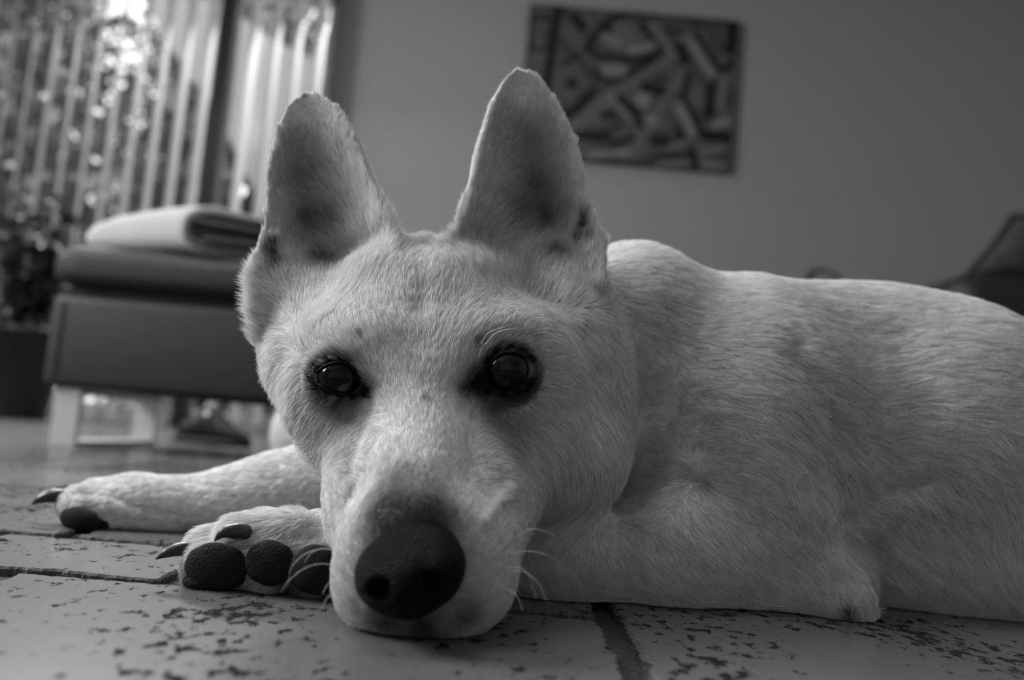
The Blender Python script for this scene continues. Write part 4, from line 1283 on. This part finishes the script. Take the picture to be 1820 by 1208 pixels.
# eyes
def eye(c, contour, rpx, gaze):
    ce = W(c[0], c[1], c[2]); r_ = rpx * c[2] / F
    bm = bmesh.new()
    bmesh.ops.create_uvsphere(bm, u_segments=40, v_segments=24, radius=r_)
    for v in bm.verts:                                   # corneal bulge towards -Y
        if v.co.y < 0:
            f_ = math.exp(-((v.co.x / r_) ** 2 + (v.co.z / r_) ** 2) / .28)
            v.co.y -= .09 * r_ * f_
    o = frombm('eye', bm, M_eye, dog, True)
    o.location = ce; o.rotation_euler = (0, 0, gaze)
    bm = bmesh.new()
    bmesh.ops.create_cone(bm, segments=32, radius1=r_ * .72, radius2=r_ * .72, depth=.0004, cap_ends=True, matrix=Matrix.Translation((0, -r_ * .6, 0)) @ Matrix.Rotation(math.pi / 2, 4, 'X'))
    frombm('iris', bm, M_iris, o, True)
    # lids: ring following the almond opening on the ball
    cu = bpy.data.curves.new('eyelid', 'CURVE'); cu.dimensions = '3D'; cu.bevel_depth = .0007; cu.bevel_resolution = 3
    s_ = cu.splines.new('BEZIER'); s_.bezier_points.add(len(contour) - 1); s_.use_cyclic_u = True
    for bp, (a_, b_) in zip(s_.bezier_points, contour):
        d = ray(a_, b_); d = d / np.linalg.norm(d)
        oc = CAMP - ce; R2 = r_ * 1.06
        bq = d @ oc; disc = bq * bq - (oc @ oc - R2 * R2)
        if disc < 0: t_ = -bq
        else: t_ = -bq - math.sqrt(disc)
        h = CAMP + d * t_
        bp.co = tuple(h); bp.handle_left_type = bp.handle_right_type = 'AUTO'
    cu.materials.append(M_lid)
    lo = bpy.data.objects.new('eyelid', cu); COL.objects.link(lo); lo.parent = dog
    lo['label'] = 'dark eyelid rim'
    BARE.append((ce, r_ * 1.08))
eye(EYE_L, EL_C, 43, math.radians(-12))
eye(EYE_R, ER_C, 43, math.radians(6))

# pads and claws
def blob(name, m, px, py, rx, ry, depth, rot=0, off=0.0, seed=0):
    h, nn_ = surf(px, py)
    if h is None: return
    Yh = h[1]; s_ = Yh / F
    R_ = frame_at(rot)
    bm = bmesh.new(); bmesh.ops.create_uvsphere(bm, u_segments=36, v_segments=22, radius=1)
    for v in bm.verts:
        n_ = 1 + .03 * math.sin(v.co.x * 7 + seed) * math.sin(v.co.z * 6 + seed)
        p = R_[0] * v.co.x * rx * s_ * n_ + R_[1] * v.co.z * ry * s_ * n_ + R_[2] * v.co.y * depth
        v.co = Vector(h + p + fwd * off)
        v.co.z = max(v.co.z, .0006)
    o = frombm(name, bm, m, dog, True)
    BARE.append((h + fwd * 0, min(rx, ry) * s_ * .9))
    if rx > ry * 1.15:
        for sg in (-.5, .5): BARE.append((h + R_[0] * sg * (rx - ry) * s_ * 1.6, ry * s_ * .85))
    return o
PD = 'dark rough paw pad'
for a_ in ((385, 1008, 56, 43, .0045, 8), (480, 1000, 44, 40, .0045, 10), (562, 1012, 46, 44, .005, 0), (350, 1036, 26, 13, .004, 12), (142, 924, 36, 22, .005, 15), (176, 932, 18, 14, .004, 0)):
    o = blob('paw_pad', M_pad, *a_)
    if o: o['label'] = PD
def claw(pts, name='claw'):
    cu = bpy.data.curves.new(name, 'CURVE'); cu.dimensions = '3D'; cu.bevel_depth = 1.0; cu.bevel_resolution = 4; cu.use_fill_caps = True
    s_ = cu.splines.new('BEZIER'); s_.bezier_points.add(len(pts) - 1)
    for bp, (px, py, Y, r_) in zip(s_.bezier_points, pts):
        bp.co = tuple(W(px, py, Y)); bp.radius = r_ * Y / F; bp.handle_left_type = bp.handle_right_type = 'AUTO'
    cu.materials.append(M_claw)
    o = bpy.data.objects.new(name, cu); COL.objects.link(o); o.parent = dog
    o['label'] = 'dark curved claw'
claw([(345, 978, .485, 12), (320, 976, .479, 12), (297, 982, .476, 9), (277, 993, .475, 1.5)])
claw([(440, 945, .478, 13), (418, 944, .470, 14), (398, 946, .466, 10), (381, 961, .465, 1.5)])
claw([(110, 882, .672, 13), (90, 882, .668, 12), (72, 887, .666, 8), (56, 896, .665, 1.5)])
claw([(100, 874, .69, 9), (88, 876, .688, 8), (72, 882, .687, 5), (62, 888, .686, 1.2)])
# whiskers
def whisker(pts):
    cu = bpy.data.curves.new('whisker', 'CURVE'); cu.dimensions = '3D'; cu.bevel_depth = .00018; cu.bevel_resolution = 1
    s_ = cu.splines.new('BEZIER'); s_.bezier_points.add(len(pts) - 1)
    for i, (bp, (px, py, Y)) in enumerate(zip(s_.bezier_points, pts)):
        bp.co = tuple(W(px, py, Y)); bp.radius = 1 - .8 * i / (len(pts) - 1); bp.handle_left_type = bp.handle_right_type = 'AUTO'
    cu.materials.append(M_whisk)
    o = bpy.data.objects.new('whisker', cu); COL.objects.link(o); o.parent = dog
for w_ in ([(618, 955, .415), (575, 938, .42), (530, 942, .425)], [(612, 960, .415), (570, 955, .41), (545, 970, .40)], [(615, 985, .41), (570, 975, .405), (520, 1005, .40), (512, 1040, .40)], [(612, 1008, .405), (560, 1003, .40), (515, 1030, .395), (500, 1052, .395)],
           [(615, 1035, .405), (590, 1032, .40), (572, 1055, .395)], [(618, 1052, .40), (590, 1055, .395), (570, 1082, .39)], [(622, 1060, .40), (605, 1062, .395), (596, 1085, .39)], [(612, 980, .41), (560, 978, .405), (540, 1000, .40)],
           [(905, 960, .42), (945, 940, .42), (990, 952, .42)], [(900, 985, .415), (950, 980, .41), (1000, 1000, .41)], [(892, 1010, .41), (930, 1012, .405), (955, 1062, .40)], [(895, 1015, .41), (940, 1020, .405), (978, 1075, .40)], [(885, 1040, .405), (915, 1055, .40), (930, 1085, .395)],
           [(855, 610, .462), (870, 590, .45), (905, 578, .44)], [(862, 612, .462), (885, 590, .452), (925, 582, .445)], [(590, 905, .43), (585, 895, .425), (578, 902, .42)]):
    whisker(w_)
make_fur(FUR_COUNT)

# every bevelled curve becomes a plain mesh of its own
bpy.context.view_layer.update()
dg = bpy.context.evaluated_depsgraph_get()
for o in [o for o in COL.objects if o.type == 'CURVE']:
    me = bpy.data.meshes.new_from_object(o.evaluated_get(dg))
    me.name = o.name
    n_ = bpy.data.objects.new('swap', me); COL.objects.link(n_)
    n_.parent = o.parent; n_.matrix_parent_inverse = o.matrix_parent_inverse.copy(); n_.matrix_basis = o.matrix_basis.copy()
    for k_ in o.keys(): n_[k_] = o[k_]
    nm_ = o.name
    bpy.data.objects.remove(o); n_.name = nm_
